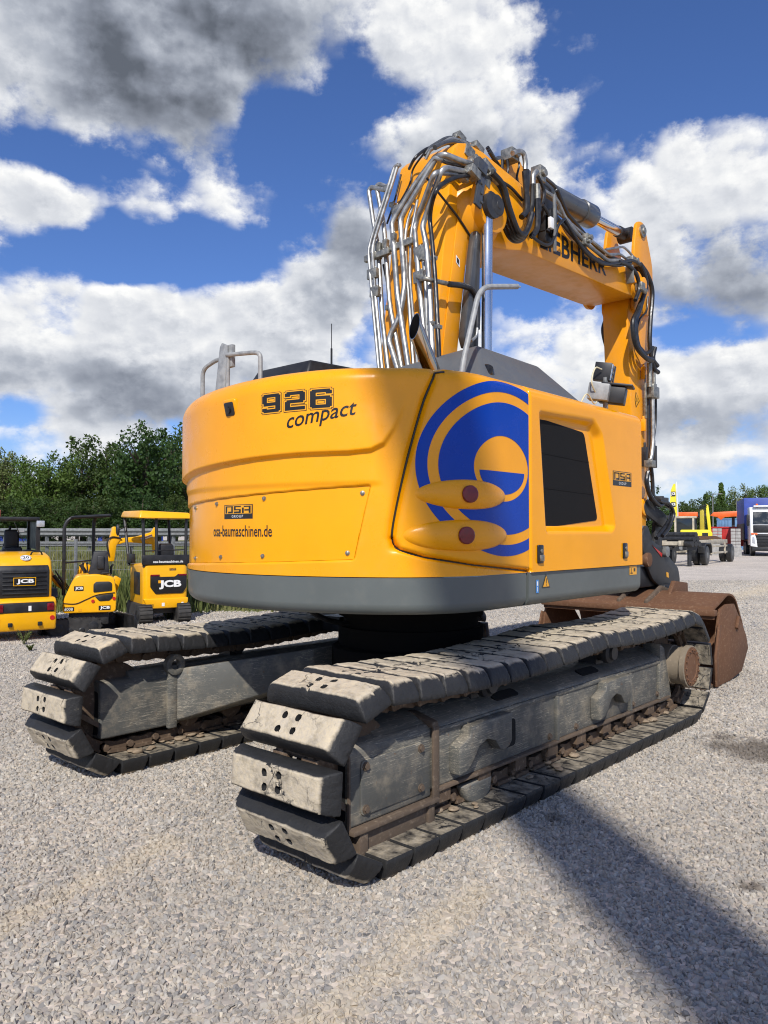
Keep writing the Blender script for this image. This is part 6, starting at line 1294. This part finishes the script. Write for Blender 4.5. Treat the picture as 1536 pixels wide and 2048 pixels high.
# ------------------------------------------------------------------ right background
def wheel(m_par, x, y, z, r, w, ax=(1, 0, 0)):
    a = Vector(ax); c = Vector((x, y, z)); m = MB(); m.lathe(c-a*w/2, a, [(0, r*.6), (.01, r*.9), (w*.15, r), (w*.85, r), (w-.01, r*.9), (w, r*.6)], 24); t = m.build('tyre', M['rubber'], m_par)
    m = MB(); m.lathe(c-a*(w/2+.005), a, [(0, r*.2), (.002, r*.3), (.04, r*.5), (.004, r*.58), (w+.006, r*.58), (w-.03, r*.5), (w+.008, r*.3), (w+.01, r*.2)], 20); m.build('rim', M['galv'], t)
def truck():
    e = facing('tarp_truck', 1540, 53, 6, 'white truck with black grille and tall blue tarpaulin box at the right edge', 'truck')
    m = MB(); m.prism([(.0, .75), (-.05, 1.6), (.0, 2.2), (.32, 3.25), (.55, 3.42), (2.1, 3.42), (2.1, .75)], -1.24, 1.24, 'x'); m.build('cab', M['whitepaint'], e, .06, 3, 40)
    V = [(-1.08, -.012, 2.2), (1.08, -.012, 2.2), (1.02, .30, 3.18), (-1.02, .30, 3.18)]; m = MB(); m.add(V+[(x, y+.05, z) for x, y, z in V], [(0, 1, 2, 3), (7, 6, 5, 4), (0, 4, 5, 1), (1, 5, 6, 2), (2, 6, 7, 3), (3, 7, 4, 0)]); m.build('windscreen', M['glass'], e)
    m = MB(); m.box(-1.06, 1.06, -.08, .0, 1.62, 2.16); m.build('front_panel', M['black'], e, .04, 2); m = MB(); m.box(-.95, .95, -.10, .0, .62, 1.55); m.build('radiator_grille', M['black'], e, .03)
    for i in range(4): m = MB(); m.box(-.88, .88, -.125, -.10, .75+i*.2, .80+i*.2); m.build('grille_slat', M['blackgloss'], e)
    for s in (-1, 1):
        m = MB(); m.prism([(s*.80, .62), (s*1.24, .70), (s*1.24, 1.42), (s*.96, 1.50), (s*.86, 1.2)], -.13, .02, 'y'); m.build('corner_bumper', M['whitepaint'], e, .03)
        m = MB(); m.prism([(s*.94, .86), (s*1.14, .92), (s*1.12, 1.32), (s*1.0, 1.36)], -.145, -.10, 'y'); m.build('headlamp', M['ledlens'], e, .01)
        m = MB(); m.box(s*1.36-.08, s*1.36+.08, .1, .3, 2.1, 2.9); m.build('mirror', M['black'], e, .03); wheel(e, s*1.02, 1.0, .5, .5, .32); wheel(e, s*1.02, 5.2, .5, .5, .32); wheel(e, s*1.02, 6.5, .5, .5, .32)
        m = MB(); m.box(s*1.0-.2, s*1.0+.2, -.11, -.06, 1.50, 1.60); m.build('marker_board', M['orange'], e)
    m = MB(); m.box(-1.15, 1.15, -.09, .1, .36, .62); m.build('bumper', M['black'], e, .04); m = MB(); m.box(-1.0, 1.0, .1, .5, 3.42, 3.52); m.build('sun_visor', M['white'], e, .02)
    m = MB(); m.lathe((-.75, .6, 3.42), (0, 0, 1), [(0, .09), (.2, .08), (.24, .03)], 14); m.build('beacon', M['orange'], e)
    m = MB(); m.box(-1.0, 1.0, 1.0, 9.0, .75, 1.1); m.build('chassis', M['darkmetal'], e)
    m = MB(); m.box(-1.42, 1.42, 2.6, 9.2, 1.15, 4.15); m.build('tarp_box', M['tarp'], e, .05, 2)
    m = MB(); m.box(-1.46, -1.40, 2.55, 9.2, 1.1, 2.3); m.build('drop_side', M['darkmetal'], e, .01)
truck()
def trailer():
    a, b = yard(15.6, 38.6), yard(20.3, 45.2); d = (b-a).normalized(); rz = math.atan2(d.y, d.x)
    e = empty('roll_off_trailer', a, rz, 'beige two axle roll off trailer frame with black mudguards in front of the yellow excavator', 'trailer')
    for s in (-1, 1):
        m = MB(); m.box(-2.6, 7.6, .55+s*.45-.06, .55+s*.45+.06, 1.0, 1.24); m.build('main_beam', M['beige'], e, .02)
        for x in (0, 5.9):
            for k in (0, .36): wheel(e, x+.0, (.55+s*(.98-k)), .5, .5, .3, (0, 1, 0))
        y = .55+s*1.02
        m = MB(); P = [(-.85, .62), (-.85, .95), (-.6, 1.12), (.55, 1.12), (.72, .95), (.78, .6), (.70, .6), (.6, .92), (.45, 1.04), (-.5, 1.04), (-.70, .90), (-.74, .62)]; m.prism(P, y-.16, y+.16, 'y'); m.build('mudguard', M['black'], e, .02)
        for x in (1.3, 4.4): m = MB(); m.box(x-.05, x+.05, y-.04, y+.04, .5, 1.1); m.build('guard_post', M['beige'], e)
        for z in (.58, .92): m = MB(); m.box(1.2, 4.9, y-.03, y+.03, z-.05, z+.05); m.build('side_guard', M['beige'], e, .01)
    for x in (-2.4, -.8, 1.0, 2.8, 4.6, 7.4): m = MB(); m.box(x-.06, x+.06, .1, 1.0, 1.02, 1.2); m.build('cross_beam', M['beige'], e)
    m = MB(); m.tube([(-4.6, .55, .75), (-2.0, .55, .9)], .07, 8); m.build('drawbar', M['darkmetal'], e)
    m = MB(); m.prism([(1.0, 1.26), (2.0, 1.42), (5.2, 1.45), (7.0, 1.26)], .15, .25, 'y'); m.build('guide_rail', M['rust'], e); m = MB(); m.prism([(1.0, 1.26), (2.0, 1.42), (5.2, 1.45), (7.0, 1.26)], .85, .95, 'y'); m.build('guide_rail', M['rust'], e)
trailer()
def pipes():
    e = facing('pipe_bundle', 1345, 37.5, -35, 'bundle of dark grey pipes lying left of the trailer mudguards', 'pipes')
    m = MB(); m.box(-.8, -.6, -.1, .7, .78, .95); m.box(-.75, -.65, .2, .4, 0, .8); m.build('trestle', M['darkmetal'], e); m = MB(); m.box(.6, .8, -.1, .7, .78, .95); m.box(.65, .75, .2, .4, 0, .8); m.build('trestle', M['darkmetal'], e)
    for x, z in ((.0, 1.08), (.27, 1.08), (.54, 1.08), (.13, 1.31), (.40, 1.31), (.27, 1.52)): m = MB(); m.lathe((-1.1, x, z), (1, 0, 0), [(0, .09), (.0, .13), (2.2, .13), (2.2, .09)], 16); m.build('pipe', M['darkmetal'], e)
pipes()
def yellow_digger():
    e = facing('wheeled_excavator', 1388, 57, 0, 'lemon yellow excavator marked with a red W, beyond the trailer', 'excavator')
    m = MB(); m.prism(rpoly([(-.55, 1.0), (1.25, 1.0), (1.25, 1.65), (1.0, 1.85), (-.95, 1.85), (-.95, 1.55), (-.55, 1.5)], .1), .0, 2.4, 'y'); m.build('house', M['lemon'], e, .08, 3)
    m = MB(); m.box(.55, .95, -.03, .02, 1.15, 1.62); m.build('side_vent', M['black'], e); sign('red_letter', 'W', -.42, .05, 1.25, 1.52, -.012, M['signalred'], e, offset=.03); plate('red_line', -.50, .42, 1.05, 1.12, -.012, M['signalred'], e)
    m = MB(); m.prism(rpoly([(-1.35, 1.6), (.15, 1.6), (.12, 2.72), (-1.25, 2.72)], .08), .3, 1.6, 'y'); m.build('cab', M['glass'], e, .03); m = MB(); m.box(-1.35, .2, .22, 1.7, 2.70, 2.86); m.build('cab_roof', M['beige'], e, .05)
    for x in (-1.3, -.05): m = MB(); m.box(x-.07, x+.07, .24, .38, 1.6, 2.75); m.build('cab_post', M['beige'], e)
    m = MB(); m.box(.42, .72, .8, 1.1, 1.7, 3.35); m.build('stick', M['lemon'], e, .03); m = MB(); m.prism([(1.0, 1.6), (1.2, 1.7), (1.1, 2.9), (1.0, 3.7), (.85, 3.75), (.85, 3.0)], .9, 1.25, 'y'); m.build('boom', M['lemon'], e, .03)
    for i in range(6): m = MB(); m.tube([(.40+i*.07, .78, 1.7), (.42+i*.07, .78, 3.3)], .018, 6); m.build('boom_pipe', M['rustedge'], e)
    for i in range(5): m = MB(); m.tube(spline([(.35+i*.1, .8, 3.3), (.36+i*.1, .8, 3.5+.05*i), (.45+i*.12, .8, 3.62)]), .03, 6); m.build('hose', M['rubber'], e)
    m = MB(); m.box(-1.2, 1.2, .2, 2.2, .55, 1.0); m.build('undercarriage', M['darkmetal'], e, .05)
    for x in (-.9, .9):
        for y in (.3, 2.1): wheel(e, x, y, .5, .5, .35, (0, 1, 0))
yellow_digger()
cont('red_skip', 1458, 62, -5, 3.0, 1.55, .55, 'redpaint', 'low red steel skip between the two stacks of grey blocks', False)
cont('shipping_container', 1463, 74, 0, 2.6, 3.0, 0.0, 'bluecont', 'light blue corrugated container behind the red skip')
def blocks_stack(px, v, rows, z0, label):
    e = facing('block_stack', px, v, 0, label, 'blocks', 'stacks of grey blocks')
    for j in range(rows):
        for i in range(2): m = MB(); m.box(-.30+i*.31, -.005+i*.31, 0, .5, z0+j*.22, z0+.2+j*.22); m.build('block', M['concrete'], e, .015)
    m = MB(); m.box(-.36, .36, .02, .48, 0, z0); m.build('plinth', M['concrete'], e)
blocks_stack(1434, 55, 5, .85, 'stack of grey blocks left of the red skip'); blocks_stack(1471, 52, 6, .60, 'stack of grey blocks between red skip and truck')
def crane():
    e = facing('loading_crane', 1420, 68, 0, 'long orange crane arm reaching across above the yellow excavator', 'crane')
    m = MB(); m.prism([(.0, 3.15), (.3, 3.45), (2.6, 3.55), (2.75, 3.45), (2.75, 3.1), (1.2, 3.0), (.9, 2.75), (.6, 3.0)], 0, .4, 'y'); m.build('main_arm', M['orange'], e, .03); m = MB(); m.box(-2.9, -1.0, .0, .35, 3.05, 3.48); m.build('outer_arm', M['orange'], e, .03)
    m = MB(); m.box(-4.6, -.9, .3, 2.4, 2.98, 3.2); m.build('dark_bed', M['darkmetal'], e, .02); m = MB(); m.box(-1.0, .1, .05, .3, 3.15, 3.35); m.build('inner_arm', M['darkmetal'], e)
    for x in (-4.4, -1.2, 1.9): m = MB(); m.box(x-.12, x+.12, .8, 1.1, 0, 3.05); m.build('support', M['darkmetal'], e)
crane()
def banner():
    e = facing('feather_flag', 1350, 62, 0, 'tall yellow feather flag with white lettering on a white pole', 'flag')
    m = MB(); m.tube([(.24, 0, 0), (.22, 0, 3.5), (.12, 0, 5.75)], .035, 8); m.build('pole', M['white'], e)
    P = [(.20, 2.5), (.06, 5.6), (-.10, 5.55), (-.28, 5.1), (-.36, 4.2), (-.35, 3.2), (-.30, 2.5)]; m = MB(); m.prism(P, -.01, .01, 'y'); m.build('flag', M['lemon'], e)
    for z in (2.85, 3.7, 4.55): plate('flag_panel', -.28, .06, z, z+.40, -.012, M['ink'], e); sign('flag_letters', 'JCB', -.26, .04, z+.06, z+.34, -.016, M['white'], e, offset=.04)
banner()
def lamp_post(px, top, v, label):
    e = facing('street_lamp', px, v, 0, label, 'street lamp', 'street lamps'); h = 1.6+(1066-top)*v/FPX; m = MB(); m.tube([(0, 0, 0), (0, 0, h)], [.09, .05], 8); m.build('pole', M['galv'], e)
    m = MB(); m.tube(spline([(0, 0, h-.05), (.15, 0, h+.12), (.6, 0, h+.15)]), .035, 6); m.ball((.75, 0, h+.13), (.32, .12, .07)); m.build('lamp_head', M['galv'], e)
lamp_post(1426, 990, 90, 'street lamp nearer to the flag, rising before the conifer'); lamp_post(1474, 1000, 88, 'street lamp nearer to the blue tarpaulin truck')
RTR = [(1310,1012,60,1,'leaf_dark'),(1342,1006,60,0,'leaf_dark'),(1372,1000,55,2,'leaf_dark'),(1395,998,50,1,'leaf_dark'),(1412,990,34,3,'leaf_dark'),(1428,984,46,0,'leaf'),(1443,968,34,3,'leaf'),(1466,986,52,2,'leaf'),(1492,970,50,1,'leaf_pale'),(1512,974,40,0,'leaf'),(1534,972,52,2,'leaf'),(1570,976,60,1,'leaf'),(1620,980,60,0,'leaf')]
RL_ = ['dark tree hidden behind the stick of the big machine', 'dark tree behind the feather flag pole', 'dark tree right of the feather flag', 'dark tree above the cab of the yellow excavator', 'narrow dark conifer above the yellow excavator arm', 'green tree behind the nearer street lamp', 'tallest pointed conifer in the right tree line', 'green tree between the two street lamps', 'pale leafed tree left of the truck box', 'green tree above the left corner of the blue truck box', 'green tree above the truck at the right edge', 'green tree just outside the right edge', 'green tree farther outside the right edge']
for i, (px, top, w, k, lf) in enumerate(RTR): tree(px, top, 112+(i*11) % 16, w*1.2, k, lf, RL_[i], 'far tree line on the right', 0.0, 'conifer' if k == 3 else 'broadleaf_tree')
for i in range(16):
    px = 1290+i*22; e = tree(px, 1008+(i*7) % 9, 104+(i*5) % 7, 44, i % 3, 'leaf_dark', 'dark bush in the far hedge on the right', 'far hedge bushes on the right', 0.0, 'bush'); e['category'] = 'bush'
# ------------------------------------------------------------------ far wood behind the machine, and caked mud in the chains
def far_wood():
    rg = np.random.default_rng(21); V = []; F = []; n0 = 0
    for i in range(20):
        px = 395+i*46+rg.uniform(-12, 12); v = rg.uniform(95, 125); me = CR[int(rg.integers(0, 3))][0]; n = len(me.vertices); co = np.empty(n*3); me.vertices.foreach_get('co', co); co = co.reshape(-1, 3)
        sc = rg.uniform(1.0, 1.5); a = rg.uniform(0, 6.28); h = rg.uniform(.85, 1.15)*sc; b = yard((px-768)/FPX*v, v, 0)
        V.append(np.stack([b.x+sc*1.15*(co[:, 0]*math.cos(a)-co[:, 1]*math.sin(a)), b.y+sc*1.15*(co[:, 0]*math.sin(a)+co[:, 1]*math.cos(a)), co[:, 2]*h*.95], -1)); F.append(np.arange(n).reshape(-1, 4)+n0); n0 += n
    me = bpy.data.meshes.new('far_wood'); me.from_pydata(np.concatenate(V).tolist(), [], np.concatenate(F).tolist()); o = finish(me, 'far_wood', M['leaf_dark'], None, 0)
    tag(o, 'distant dark wood closing the yard behind the big excavator', 'wood', kind='stuff')
far_wood()
def mud():
    rs = random.Random(5)
    for side, nm in ((-1, 'right'), (1, 'left')):
        m = MB(); yc = side*TC
        for i in range(60):
            x = rs.uniform(-1.9, 1.75); o = rs.choice((-1, 1))*rs.uniform(.12, .26); r = rs.uniform(.012, .034); k = len(m.v)
            m.ball((x, yc+o, .118+r*.2), (r*rs.uniform(1, 1.9), r*rs.uniform(.8, 1.4), r*rs.uniform(.25, .5)), 9, 6)
            for j in range(k, len(m.v)): p = m.v[j]; m.v[j] = p+Vector((mnoise.noise(p*60), mnoise.noise(p*60+Vector((5, 0, 0))), mnoise.noise(p*60+Vector((0, 9, 0)))))*r*.35
        for i in range(0):
            x = -1.85+i*.15+rs.uniform(-.04, .04); r = rs.uniform(.02, .035); m.ball((x, yc-side*0+side*.125, .15+rs.uniform(0, .03)), (r*1.2, r*.6, r), 8, 5)
        o = m.build('caked_mud', M['mud'], EXC, smooth=180); o['kind'] = 'stuff'; o['label'] = 'dried tan mud caked in the '+nm+' track chain'
M['mud'] = mat('dried_mud', lambda t, b: f_rust(t, b, (.20, .15, .10), (.34, .26, .175), (.42, .34, .24)))
mud()
def guard_bolts():
    src = None
    for side in (-1, 1):
        for x, z in ((-1.93, .30), (-1.93, .50), (-1.52, .30), (-1.52, .50), (-.2, .30), (.15, .30), (1.05, .30), (1.5, .31)):
            if src is None: b = MB(); b.cyl((0, 0, 0), (0, 0, .014), .016, n=6); b.cyl((0, 0, -.002), (0, 0, .004), .022, n=14); src = b.build('frame_bolt', M['rustedge'], EXC); o = src
            else: o = src.copy(); link(o, EXC)
            o.location = (x, side*(TC+(.182 if x < -1.42 else .166)), z); o.rotation_euler = (-side*PI/2, 0, 0)
guard_bolts()
